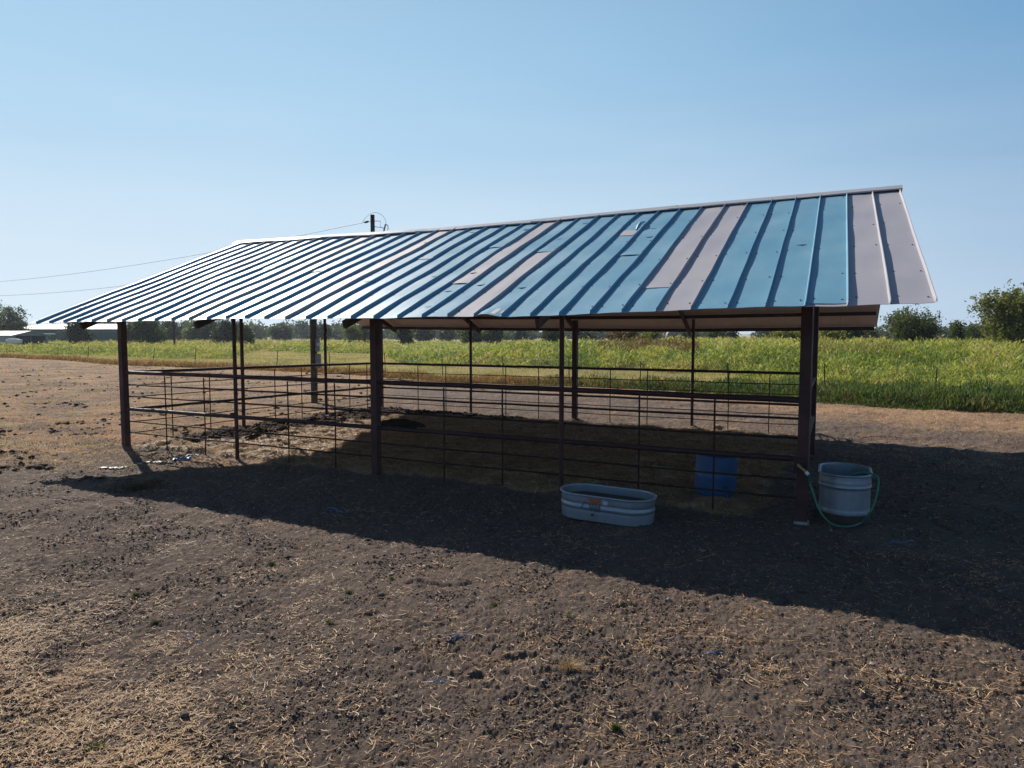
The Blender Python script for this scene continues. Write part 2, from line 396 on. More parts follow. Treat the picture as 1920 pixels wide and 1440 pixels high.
# ================================================================ BARN
ROOT0 = empty("livestock_shelter", bw(-6.5, 4.2))
ROOT0.rotation_euler = (0, 0, 0)
tag(ROOT0, "long open livestock shelter with faded blue and grey ribbed metal roof over pipe rails", "shelter")
ROOTINV = Vector(bw(-6.5, 4.2))
def part(mb, name, mat, smooth=False, bevel=0, parent=None, label=None):
    mb.v = [(a - ROOTINV.x, b - ROOTINV.y, c) for a, b, c in mb.v]
    o = mb.build(name, mat, parent or ROOT0, smooth, bevel)
    if label: o['label'] = label
    return o
RT = [(0, 1.27), (1, .87), (2, .48), (3, .07), (4, -.33), (5, -.73), (6, -1.14), (7, -1.54), (8, -1.96), (9, -2.36), (10, -2.77), (11, -3.17),
      (18, -6.07), (19, -6.51), (20, -6.94), (21, -7.36), (22, -7.80), (23, -8.23), (24, -8.66), (28, -10.41), (29, -10.85), (30, -11.29),
      (31, -11.72), (32, -12.17), (33, -12.62), (34, -13.04), (35, -13.49), (36, -13.93), (37, -14.24)]
RX = np.interp(np.arange(38), [a for a, _ in RT], [b for _, b in RT])
EV, RV, BV = -1.15, 4.25, 9.3
def ze_front(u): return float(np.interp(-u, [-1.3, 0, 2.7, 5.5, 8.3, 11.2, 14.3], [2.655, 2.645, 2.58, 2.565, 2.585, 2.57, 2.545]))
def zr(u): return float(np.interp(-u, [-1, 2.7, 5.5, 8.4, 11, 14.3], [4.74, 4.71, 4.665, 4.65, 4.69, 4.73]))
def ze_back(u): return float(np.interp(-u, [-.7, 3.5, 9.8, 14.3], [2.50, 2.46, 2.52, 2.58]))
def roofpt(ub, v, h=0.0):
    if v <= RV:
        t = (v - EV) / (RV - EV); uu = ub + (-.27 + .16 * (1.27 - ub) / 15.5) * t
        z = ze_front(ub) * (1 - t) + zr(ub) * t; sl = math.atan2(zr(ub) - ze_front(ub), RV - EV)
        z += .006 * math.sin(v * 2.1 + ub * 1.7) + .004 * math.sin(v * 5.3 - ub * 3.1)
        return Vector(bw(uu, v - h * math.sin(sl), z + h * math.cos(sl)))
    t = (v - RV) / (BV - RV); s = (-.27 + .16 * (1.27 - ub) / 15.5)
    uu = ub + s + t * (-.27 * (1 - (1.27 - ub) / 15.5))
    z = zr(ub) * (1 - t) + ze_back(ub) * t; sl = math.atan2(zr(ub) - ze_back(ub), BV - RV)
    return Vector(bw(uu, v + h * math.sin(sl), z + h * math.cos(sl)))
PURV = [-.95, -.15, .95, 2.05, 3.15, 3.95]
rng = random.Random(5)
def pan(i, v0, v1, mat, name="roof_panel", lift=0.0, under=True, dent=0, laps=True, screws=True, ribmat=None, label=None):
    ua, ub = RX[i], RX[i + 1]; mb = MB(); nv = max(2, int(abs(v1 - v0) / .3) + 1)
    hR = .044
    prof = [(ua + .008, 0), (ua + .007, hR), (ua - .001, hR), (ua - .014, 0)]
    nf = 4
    for k in range(1, nf + 1): prof.append((ua - .014 + (ub - .004 - ua + .014) * k / nf, 0))
    wob = rng.uniform(-.004, .004); ph = rng.uniform(0, 6)
    rows = []
    for j in range(nv):
        v = v0 + (v1 - v0) * j / (nv - 1); row = []
        for k, (uu, h) in enumerate(prof):
            hh = h + lift + .0006 * (i % 2)
            if 4 <= k < len(prof) - 1: hh += .0035 * math.sin(v * 3.3 + ph + k) + (dent * math.exp(-((v - v0) / .25) ** 2) * (1 if k in (5, 6) else .4))
            row.append(roofpt(uu + wob * math.sin(v * .9 + ph), v, hh))
        rows.append(row)
    n = len(prof); vs = [p for r_ in rows for p in r_]
    fs = [(j * n + k, j * n + k + 1, (j + 1) * n + k + 1, (j + 1) * n + k) for j in range(nv - 1) for k in range(n - 1)]
    mb.add(vs, fs, 0)
    # underside sheet, 4 mm below
    vs2 = [p - Vector((0, 0, .004 + (hR - .016 if k % n in (1, 2) else 0))) for k, p in enumerate(vs)]
    mb.add(vs2, [f[::-1] for f in fs], 1)
    # edges (eave and both sides)
    N = len(vs)
    o = len(mb.v) - 2 * N
    for k in range(n - 1):
        mb.f.append((o + k, o + N + k, o + N + k + 1, o + k + 1)); mb.m.append(0)
        a = o + (nv - 1) * n + k; mb.f.append((a, a + 1, a + N + 1, a + N)); mb.m.append(0)
    for j in range(nv - 1):
        for k in (0, n - 1):
            a = o + j * n + k; mb.f.append((a, a + n, a + n + N, a + N)); mb.m.append(0)
    if screws:
        for pv in PURV:
            if min(v0, v1) + .04 < pv < max(v0, v1) - .04:
                for du in (.05,) if rng.random() < .35 else (.05, .0):
                    uu = ub + du + .03 if du else ua - .055
                    if rng.random() < .12: continue
                    c = roofpt(uu, pv + rng.uniform(-.04, .04), lift + .006)
                    mb.tube([c - Vector((0, 0, .006)), c + Vector((0, 0, .003))], .0095, 6, 2)
    if laps and mat is not M_under:
        for q in range(rng.choice((0, 1, 1, 2)) if i > 8 else int(i in (3,))):
            pv = rng.uniform(v0 + .4, v1 - .2); c0 = rng.uniform(.15, .5); L_ = rng.uniform(.10, .2)
            a = roofpt(ua + (ub - ua) * c0, pv, lift + .004); b_ = roofpt(ua + (ub - ua) * (c0 + .35), pv, lift + .004)
            mid_ = roofpt(ua + (ub - ua) * (c0 + .17), pv - .03, lift + rng.uniform(.007, .015)); e = roofpt(ua + (ub - ua) * (c0 + .17), pv + L_ * .7, lift + .001)
            mb.add([a, mid_, b_, e], [(0, 1, 3), (1, 2, 3)], 0)
    return part(mb, name, [mat, M_under, M_screw], smooth=True, label=label)
GREY = {0, 1, 6}
for i in range(37):
    if i == 2: pan(i, EV + .06, RV - .02, M_blue, lift=.002); pan(i, EV, EV + .5, M_tan, lift=-.006, screws=False, laps=False)
    elif i == 7: pan(i, -.31, RV - .02, M_tan, lift=.002); pan(i, EV, -.1, M_blue, lift=-.004)
    elif i == 13: pan(i, EV, 1.96, M_tan); pan(i, 1.8, RV - .02, M_blue, lift=.005, dent=.012, screws=False)
    elif i == 15: pan(i, .3, RV - .02, M_tan, lift=.005, dent=.01); pan(i, EV, .5, M_blue, lift=-.002)
    elif i == 12: pan(i, EV, RV - .02, M_blue, dent=.035, label=None)
    else:
        mt = M_tan if i in GREY or i in (21, 26, 31) else M_blue
        if i in (9, 16, 19, 24, 28): 
            c = rng.uniform(.6, 2.4); pan(i, c, RV - .02, mt, lift=.004, dent=.008); pan(i, EV, c + .2, mt, lift=-.002, laps=False)
        else: pan(i, EV, RV - .02, mt)
for i in range(37):
    pan(i, RV + .02, BV, M_tan if i % 5 else M_blue, laps=False, screws=False)
# torn strip folded up out of the blue sheet
mb = MB(); a = roofpt(RX[10] - .07, 2.72, .012); b_ = roofpt(RX[10] - .02, 3.12, .03)
for (p, q, r_) in [(a, b_, .035)]:
    d = (q - p); side = Vector((U[0], U[1], 0)) * .02
    mb.tube([p + Vector((0, 0, .02)), p * .75 + q * .25 + Vector((0, 0, .05)), p * .5 + q * .5 + Vector((0, 0, .065)), q + Vector((0, 0, .03))], [.018, .034, .03, .01], 7)
part(mb, "torn_flap", M_blue, smooth=True, label="strip of blue roofing peeled up and rolled")
mb = MB(); q4 = [roofpt(RX[10] - .06, 2.45, .007), roofpt(RX[11] + .08, 2.52, .007), roofpt(RX[11] + .06, 2.85, .007), roofpt(RX[10] - .05, 2.75, .007)]
mb.add(q4 + [p - Vector((0, 0, .002)) for p in q4], [(0, 1, 2, 3), (7, 6, 5, 4)]); part(mb, "bare_patch", M_tan, label="bare grey patch where the blue strip was torn off")
# ridge cap in lapped pieces
cu = [1.05, -2.68, -5.56, -8.43, -11.2, -14.36]
for k in range(5):
    mb = MB(); u0, u1 = cu[k] , cu[k + 1] - (.12 if k < 4 else 0)
    hh = .052 + .004 * (k % 2)
    def capz(u, dv, h): 
        zz = zr(u) ; return Vector(bw(u, RV + dv, zz + h - abs(dv) * .40))
    N = 9; rows = []
    for j in range(N):
        uu = u0 + (u1 - u0) * j / (N - 1); wv = .006 * math.sin(uu * 3 + k) + (.012 if (k < 4 and j == N - 1) else 0)
        rows.append([capz(uu, -.21, hh - .014), capz(uu, -.20, hh + wv), capz(uu, -.01, hh + .008), capz(uu, .01, hh + .008), capz(uu, .20, hh + wv), capz(uu, .21, hh - .014)])
    vs = [p for r_ in rows for p in r_]; n = 6
    fs = [(j * n + c, j * n + c + 1, (j + 1) * n + c + 1, (j + 1) * n + c) for j in range(N - 1) for c in range(n - 1)]
    mb.add(vs, fs); mb.add([p - Vector((0, 0, .004)) for p in vs], [f[::-1] for f in fs])
    part(mb, "ridge_cap", M_cap)
# rafters and purlins
for ur in (-12.8, -9.6, -6.35, -3.15, -.03):
    mb = MB(); 
    a = roofpt(ur, EV + .12 if ur < -1 else .1, -.15); m_ = roofpt(ur, RV, -.16); mb.bar(a, m_, .06, .12)
    b_ = roofpt(ur, BV - .02 if ur < -1 else RV + .6, -.15); mb.bar(m_ + Vector((0, 0, .001)), b_, .058, .12); part(mb, "rafter", M_purlin)
for pv in PURV + [4.55, 5.5, 6.5, 7.45, 8.5, 9.24]:
    mb = MB(); us = np.linspace(1.22, -14.15, 8); pv = -.72 if pv == -.95 else pv
    for k in range(7):
        mb.bar(roofpt(us[k], pv, -.068), roofpt(us[k + 1], pv, -.068), .05, .085)
    part(mb, "purlin", M_purlin)
# posts
def post(u, v, w_, rnd, top, base=-.1, mat=None):
    mb = MB(); p = bw(u, v)
    if rnd: mb.tube([(p[0], p[1], base), (p[0], p[1], top)], w_ / 2, 14)
    else: mb.bar((p[0], p[1], base), (p[0], p[1], top), w_, w_)
    o = part(mb, "post", mat or M_post, smooth=rnd, bevel=0 if rnd else .006); return o
FRONT = [-13.02, -9.79, -6.55, -3.23, 0]
for k, uu in enumerate(FRONT): post(uu, 0, (.125, .07, .12, .07, .13)[k], k % 2 == 1, ze_front(uu) + .2)
BACKU = [-12.95, -9.7, -6.45, -3.3, -.62]
for k, uu in enumerate(BACKU): post(uu, 8.42, (.12, .075, .13, .075, .12)[k], k % 2 == 1, 2.70)
post(-13.0, 3.06, .085, True, 4.05); post(-12.98, 5.98, .08, True, 4.0)
post(-.12, 2.04, .09, True, 3.65); post(-.30, 5.53, .10, False, 3.95)
# base plate at the near corner
mb = MB(); p = bw(0, 0); mb.box((p[0], p[1], .015), (.165, .165, .05), M=Matrix.Rotation(BANG, 4, 'Z').to_3x3()); part(mb, "post_footing", M_conc, bevel=.01)
# fences
def span(a, b, za, zb, r_, name, n=12, sag=0):
    A = bw(*a, za); B = bw(*b, zb); mb = MB(); pts = []
    for k in range(9):
        t = k / 8; pts.append((A[0] + (B[0] - A[0]) * t, A[1] + (B[1] - A[1]) * t, A[2] + (B[2] - A[2]) * t - sag * 4 * t * (1 - t) + rng.uniform(-.004, .004) * (0 < k < 8)))
    mb.tube(pts, r_, n); part(mb, name, M_pipe if r_ > .02 else M_rod, smooth=True)
fz = [1.30, 1.06, .54, .31]
for k in range(4):
    a, b_ = (FRONT[k], 0), (FRONT[k + 1], 0)
    span(a, b_, 1.55, 1.53 if k == 3 else 1.55, .038, "top_rail"); span(a, b_, .80, .80, .036, "middle_rail")
    for z in fz: span((a[0], .03), (b_[0], .03), z, z, (.0155 if z > .6 else .0135), "rod", 8, .006)
for uu in (-11.83, -10.71, -8.55, -7.47, -5.26, -4.22, -2.10, -1.09):
    mb = MB(); p = bw(uu, .055); mb.tube([(p[0], p[1], -.05), (p[0] + .004, p[1], .8), (p[0], p[1], 1.5)], .0125, 8); part(mb, "upright_rod", M_rod, smooth=True)
for k in range(4):
    a, b_ = (BACKU[k], 8.42), (BACKU[k + 1], 8.42)
    span(a, b_, 1.42, 1.42, .034, "top_rail"); span(a, b_, .68, .68, .032, "middle_rail")
    for z in (1.16, .93, .45, .22): span((a[0], 8.39), (b_[0], 8.39), z, z, .0115, "rod", 8, .008)
for uu in (-11.51, -10.52, -8.52, -7.50, -5.43, -4.43, -2.41, -1.47):
    mb = MB(); p = bw(uu, 8.36); mb.tube([(p[0], p[1], -.05), (p[0], p[1], 1.39)], .0125, 8); part(mb, "upright_rod", M_rod, smooth=True)
LS = [(-13.02, 0), (-13.0, 3.06), (-12.98, 5.98), (-12.95, 8.42)]
for k in range(3):
    a, b_ = LS[k], LS[k + 1]; z0 = 1.55 - .04 * k; z1 = z0 - .04
    span(a, b_, z0, z1, .034, "top_rail"); span(a, b_, .78 - .03 * k, .75 - .03 * k, .032, "middle_rail")
    for z in (1.28, 1.04, .52, .29): span((a[0] + .03, a[1]), (b_[0] + .03, b_[1]), z - .03 * k, z - .03 * k - .03, .0115, "rod", 8, .008)
for vv in (1.05, 2.05, 4.05, 5.0, 6.95, 7.75):
    mb = MB(); p = bw(-12.95, vv); mb.tube([(p[0], p[1], -.05), (p[0], p[1], 1.44)], .0125, 8); part(mb, "upright_rod", M_rod, smooth=True)
RS = [(0, 0), (-.12, 2.04), (-.30, 5.53), (-.62, 8.42)]
for k in range(3):
    a, b_ = RS[k], RS[k + 1]
    span(a, b_, 1.54 - .03 * k, 1.51 - .03 * k, .036, "top_rail"); span(a, b_, .80 - .03 * k, .77 - .03 * k, .034, "middle_rail")
    for z in (1.28, 1.04, .52, .29): span((a[0] - .03, a[1]), (b_[0] - .03, b_[1]), z, z - .02, .0115, "rod", 8, .008)
for vv in (1.0, 3.2, 4.4, 6.5, 7.5):
    mb = MB(); p = bw(-.06 * vv - .03, vv); mb.tube([(p[0], p[1], -.05), (p[0], p[1], 1.45)], .0125, 8); part(mb, "upright_rod", M_rod, smooth=True)
mb = MB(); p = bw(-9.86, -.01, .83); mb.box(p, (.09, .07, .09), M=Matrix.Rotation(BANG, 4, 'Z').to_3x3()); part(mb, "latch_bracket", M_pipe, bevel=.008)
# water pipe down the near corner post with a tap
mb = MB(); p = Vector(bw(-.02, -.07)); d = Vector((math.cos(BANG), math.sin(BANG), 0)); f_ = Vector((-V[0], -V[1], 0))
mb.box(tuple(p + Vector((0, 0, .74))), (.16, .07, .20), M=Matrix.Rotation(BANG, 4, 'Z').to_3x3()); part(mb, "tap_bracket", M_pipe, bevel=.006)
mb = MB(); q = p + f_ * .04 + Vector((0, 0, .74)); mb.tube([q, q + f_ * .06, q + f_ * .10 + d * .05 + Vector((0, 0, -.03)), q + f_ * .1 + d * .09 + Vector((0, 0, -.07))], [.014, .016, .015, .014], 10)
mb.tube([q + f_ * .03 + d * -.035 + Vector((0, 0, .01)), q + f_ * .03 + d * -.005 + Vector((0, 0, .01))], .022, 10)
part(mb, "water_tap", M_brass, smooth=True)
mb = MB(); q2 = q + f_ * .1 + d * .07 + Vector((0, 0, -.05)); mb.tube([q2, q2 + d * .03 + Vector((0, 0, -.03))], .021, 10); part(mb, "hose_coupling", M_white, smooth=True)
TAP = q2 + d * .03 + Vector((0, 0, -.03))

# ================================================================ TROUGHS, DRUM, HOSE
def stadium(L, W, n=20):
    r_ = W / 2; s = (L - W) / 2; pts = []
    for k in range(n + 1): a = -math.pi / 2 + math.pi * k / n; pts.append((s + r_ * math.cos(a), r_ * math.sin(a)))
    for k in range(n + 1): a = math.pi / 2 + math.pi * k / n; pts.append((-s + r_ * math.cos(a), r_ * math.sin(a)))
    return pts
def tank(name, loc, rz, L, W, H, bands, fill, label, mud=0):
    root = empty(name, loc, rz); tag(root, label, "stock tank")
    P = stadium(L, W); n = len(P)
    def ring(off, z):
        out = []
        for (x, y) in P:
            cx = max(-(L - W) / 2, min((L - W) / 2, x)); dx, dy = x - cx, y; q = math.hypot(dx, dy); k = (q + off) / q
            out.append((cx + dx * k, dy * k, z))
        return out
    zs = sorted(set([0, .012, .03] + list(np.linspace(.03, H, 28)))); mb = MB(); rings = []
    for z in zs:
        off = -(.012 if H < .5 else .002) * (1 - z / H)
        for b0, hw, am in bands: off += am * math.exp(-((z - b0) / hw) ** 2)
        if z < .012: off -= .012
        rings.append(ring(off, z))
    inner = [ring(-.012 - .006, z) for z in np.linspace(H, .04, 6)]
    allr = rings + inner; vs = [p_ for r_ in allr for p_ in r_]
    fs = [(j * n + k, j * n + (k + 1) % n, (j + 1) * n + (k + 1) % n, (j + 1) * n + k) for j in range(len(allr) - 1) for k in range(n)]
    fs.append(tuple(range(n))[::-1]); fs.append(tuple((len(allr) - 1) * n + k for k in range(n)))
    ms = [1 if (mud and zs[min(j + 1, len(zs) - 1)] < mud and j < len(rings) - 1) else 0 for j in range(len(allr) - 1) for k in range(n)] + [0, 0]
    mb.add(vs, fs); mb.m = ms
    mb.build("shell", [M_galv, M_mudsteel], root, smooth=True)
    mb = MB(); mb.tube([Vector((x, y, H)) for x, y, _ in ring(.004, 0)], .0155, 8, closed=True); mb.build("rim", M_galv, root, smooth=True)
    mb = MB(); q = ring(-.022, fill); mb.add(q, [tuple(range(n))]); mb.build("water", M_water if H > .5 else M_mudsteel, root)
    return root
t1 = tank("oval_trough", (1.21, 8.90, .0), math.atan2(-.42, .77) + .03, 1.22, .60, .325, [(.215, .018, -.006), (.175, .024, .007), (.14, .015, -.003)], .235,
          "low galvanised oval stock trough with orange print, lying in front of the pen rails")
t1.location.z = .01; t1.rotation_euler = (R(.5), R(1.2), t1.rotation_euler[2])
# faded orange print, dark lettering below it, sticker and drain plug on the long side facing the camera (local -y)
def decal(x, z, w_, h_, mat, name, off=.002, ang=0, yb=None):
    mb = MB(); y0 = -.30 + .012 * (1 - z / .325) * 1.0 - off if yb is None else yb
    c, s_ = math.cos(ang), math.sin(ang)
    pts = [(-w_ / 2, -h_ / 2), (w_ / 2, -h_ / 2), (w_ / 2, h_ / 2), (-w_ / 2, h_ / 2)]
    pts = [(x + a_ * c - b2 * s_, z + a_ * s_ + b2 * c) for a_, b2 in pts]
    mb.add([(a_, y0, b2) for a_, b2 in pts] + [(a_, y0 + .0015, b2) for a_, b2 in pts], [(0, 1, 2, 3), (7, 6, 5, 4), (0, 4, 5, 1), (1, 5, 6, 2), (2, 6, 7, 3), (3, 7, 4, 0)])
    return mb
def emblem(parent):
    mb = MB()
    for x, z, w_, h_, a_ in [(-.06, .288, .17, .026, .03), (-.10, .262, .05, .018, -.2), (-.02, .262, .07, .020, .1), (-.115, .235, .06, .032, .35), (-.015, .236, .065, .030, -.2)]:
        q = decal(x, z, w_, h_, None, "", .004 + .0004 * len(mb.v) / 8, a_); mb.add(q.v, q.f)
    mb.build("orange_emblem", M_orange, parent)
    mb = MB(); r2 = random.Random(3)
    for k in range(9):
        x = -.125 + k * .0165; q = decal(x, .195 - .022 * (k % 2), .007, .06 + .02 * r2.random(), None, "", .010 + .0003 * k, r2.uniform(-.25, .25)); mb.add(q.v, q.f)
    for k in range(3):
        q = decal(-.20 - .02 * k, .235 - .035 * k, .010, .035, None, "", .011, -.5); mb.add(q.v, q.f)
    mb.build("dark_lettering", M_ink, parent)
    q = decal(.075, .262, .06, .045, None, "", .004); q.build("sticker", M_stick, parent)
    mb = MB(); mb.tube([(-.09, -.298, .095), (-.09, -.315, .095)], .015, 10); mb.build("drain_plug", M_mudsteel, parent)
emblem(t1)
t2 = tank("round_end_tank", (4.09 + .19, 8.56 + .46, .0), R(65.5), .96, .59, .60, [(.505, .012, .009), (.455, .012, .012), (.14, .012, .010), (.10, .012, .008)], .37,
          "tall galvanised stock tank with muddy base beside the near corner post, hose over its rim", mud=.12)
# blue half drum
root = empty("plastic_drum", (2.90, 10.02, .0)); tag(root, "cut-down blue plastic drum standing inside the pen behind the near rails", "drum")
root.rotation_euler = (R(1), R(2.5), .3); root.location.z = .115; root.scale = (1, 1, .92)
mb = MB(); prof = [(.262, -.06), (.277, -.03), (.284, .02), (.289, .12), (.286, .215), (.290, .235), (.286, .255), (.289, .38), (.288, .53), (.281, .53), (.280, .25), (.27, .02), (.25, 0)]
n = 36; vs = []; 
for r_, z in prof:
    for k in range(n):
        a = 2 * math.pi * k / n; zz = z
        if z > .5: zz = z - .02 * math.sin(a + .6) - .004 * math.sin(a * 5)
        vs.append((r_ * math.cos(a), r_ * math.sin(a), zz))
fs = [(j * n + k, j * n + (k + 1) % n, (j + 1) * n + (k + 1) % n, (j + 1) * n + k) for j in range(len(prof) - 1) for k in range(n)] + [tuple(range(n))[::-1], tuple((len(prof) - 1) * n + k for k in range(n))]
mb.add(vs, fs); mb.build("drum_body", M_blueplastic, root, smooth=True)
mb = MB(); mb.tube([(-.03, -.288, .11), (-.03, -.296, .11)], .03, 12); mb.build("bung", M_ink, root)
# hose
def catmull(P, m=10):
    P = [Vector(p) for p in P]; out = []
    Q = [P[0]] + P + [P[-1]]
    for i in range(1, len(Q) - 2):
        for k in range(m):
            t = k / m; a, b, c, d = Q[i - 1], Q[i], Q[i + 1], Q[i + 2]
            out.append(.5 * ((2 * b) + (c - a) * t + (2 * a - 5 * b + 4 * c - d) * t * t + (3 * b - a - 3 * c + d) * t ** 3))
    return out + [P[-1]]
def pz(px, py, D):   # point at depth D on the photo ray (used once to read the hose's real shape)
    X = (px - 960) / FPX; Z = -(py - 720) / FPX; r_ = np.array([X, cP + Z * sP, -sP + Z * cP]); r_ = r_ / r_[1] * D
    return (r_[0], r_[1], CAMH + r_[2])
hp = [tuple(TAP), pz(1518, 905, 8.55), pz(1525, 925, 8.5), pz(1534, 952, 8.45), pz(1548, 973, 8.43), at(1566, 985, .02), at(1592, 987, .022), at(1614, 980, .03), pz(1630, 962, 8.45), pz(1641, 938, 8.5), pz(1647, 910, 8.55), pz(1644, 893, 8.62), (4.42, 8.72, .622), (4.34, 8.78, .612), (4.26, 8.83, .55), (4.22, 8.88, .40)]
mb = MB(); mb.tube(catmull(hp, 8), .0115, 8); o = mb.build("garden_hose", M_hose, None, smooth=True)
tag(o, "green garden hose looping from the post tap to the galvanised tank rim", "hose")

# ================================================================ POLES AND WIRES
tp = empty("utility_pole", (atd(702, 39)[0], 39, 0)); tag(tp, "tall dark utility pole whose top shows above the shelter ridge", "utility pole")
mb = MB(); mb.tube([(0, 0, -.3), (.02, 0, 4), (0, 0, 8.75)], [.15, .135, .115], 14); mb.build("pole", M_darkpole, tp, smooth=True)
mb = MB(); mb.tube([(-.12, 0, 8.42), (-.22, .02, 8.40)], .012, 6); mb.tube([(-.22, .02, 8.40), (-.30, .02, 8.38), (-.38, .02, 8.36), (-.46, .03, 8.34)], [.05, .055, .055, .03], 10); mb.build("insulator", M_darkpole, tp, smooth=True)
mb = MB(); mb.tube([(.1, 0, 8.42), (.42, 0, 8.42), (.42, 0, 8.08), (.1, 0, 8.12)], .018, 6); mb.build("bracket", M_darkpole, tp)
mb = MB(); mb.tube([(.42, 0, 8.1), (.62, 0, 8.02)], .018, 6); mb.tube([(.60, .02, 7.86), (.70, .02, 8.25)], .045, 10); mb.tube([(.70, .02, 8.25), (.82, .02, 8.2), (.84, .02, 8.02), (.78, .02, 7.95)], .022, 8); mb.build("fuse_cutout", M_greybox, tp, smooth=True)
mb = MB(); mb.tube(catmull([(-.55, .03, 8.33), (-.38, .02, 8.6), (-.05, .05, 8.85), (.25, .05, 8.87), (.55, .03, 8.7), (.71, .02, 8.45), (.72, .02, 8.25)], 6), .01, 5); mb.build("jumper_wire", M_wire, tp)
def wire(A, B, sag, label, name="overhead_wire", r_=.014):
    mb = MB(); A = Vector(A); B = Vector(B); pts = []
    for k in range(25):
        t = k / 24; q = A.lerp(B, t); q.z -= 4 * sag * t * (1 - t); pts.append(q)
    mb.tube(pts, r_, 5); o = mb.build(name, M_wire); tag(o, label, "wire"); return o
tx = tp.location.x
wire((tx - .46, 39, 8.34), (-78, 91, 8.6), 1.1, "upper overhead wire running from the utility pole top to the left edge")
wire((tx - .1, 38.9, 7.0), (-78, 91, 7.5), 1.3, "lower overhead wire entering low at the left edge of the sky")
sp = empty("service_pole", (atd(588, 24)[0], 24.0, 0)); tag(sp, "short weathered wooden service pole with grey meter boxes beyond the left rails", "utility pole")
mb = MB(); mb.tube([(0, 0, -.2), (.01, 0, 2.5), (0, 0, 4.6)], [.115, .108, .10], 16); mb.build("pole", M_wood, sp, smooth=True)
mb = MB(); mb.box((.16, -.05, 1.95), (.13, .12, .42)); mb.build("meter_box", M_greybox, sp, bevel=.01)
mb = MB(); mb.tube([(.215, -.12, 1.98), (.24, -.19, 1.98)], .06, 14); mb.build("meter", M_white, sp, smooth=True)
mb = MB(); mb.box((.17, -.04, 1.42), (.17, .11, .50)); mb.build("breaker_box", M_greybox, sp, bevel=.01)
mb = MB(); mb.tube([(.12, 0, 2.15), (.115, 0, 4.4)], .02, 8); mb.build("conduit", M_greybox, sp, smooth=True)
dp = empty("distant_pole", (*atd(328, 95), 0)); tag(dp, "thin dark distant pole standing among the trees behind the left weeds", "utility pole")
mb = MB(); mb.tube([(0, 0, 0), (0, 0, 7.2)], [.14, .10], 10); mb.build("pole", M_darkpole, dp, smooth=True)
mb = MB(); mb.bar((-.6, 0, 6.9), (.6, 0, 6.9), .09, .11); mb.build("crossarm", M_darkpole, dp)

# ================================================================ WIRE FENCE
fp = [(-420, 645), (-190, 655), (13, 662), (62, 665), (108, 668), (165, 674), (286, 681), (365, 684), (440, 688), (518, 692), (618, 697), (722, 702), (830, 708), (944, 714), (1068, 722), (1201, 728), (1367, 737), (1549, 746), (1755, 756), (2010, 770), (2400, 790)]
FR = empty("wire_fence", (atd(1068, 35)[0], 35, 0)); tag(FR, "thin wire fence on steel T posts along the grass edge", "fence")
FO = Vector(FR.location); tops = []; rr = random.Random(9)
for px, py in fp:
    D = CAMH * FPX / (py - 625); D = D * cP; x, y = atd(px, D); 
    z0 = float(height(np.array([x]), np.array([y]), False)[0]); hgt = 1.22 + rr.uniform(-.06, .06)
    lean = rr.uniform(-.05, .07) + (.12 if px < 600 else 0)
    b = Vector((x, y, z0)) - FO; t_ = b + Vector((lean, rr.uniform(-.03, .03), hgt)); tops.append((b, t_))
    mb = MB(); mb.bar(b - Vector((0, 0, .1)), t_, .045, .012); mb.bar(b - Vector((0, 0, .1)) + Vector((0, .02, 0)), t_ + Vector((0, .02, 0)), .012, .04); mb.build("fence_post", M_tpost, FR)
for k, fr in enumerate((.93, .72, .5, .3)):
    mb = MB(); pts = []
    for i in range(len(tops) - 1):
        A = tops[i][0].lerp(tops[i][1], fr); B = tops[i + 1][0].lerp(tops[i + 1][1], fr)
        for q in range(4): t = q / 4; p = A.lerp(B, t); p.z -= .05 * 4 * t * (1 - t); pts.append(p)
    pts.append(tops[-1][0].lerp(tops[-1][1], fr)); mb.tube(pts, .0045, 4); mb.build("fence_wire", M_wire, FR)

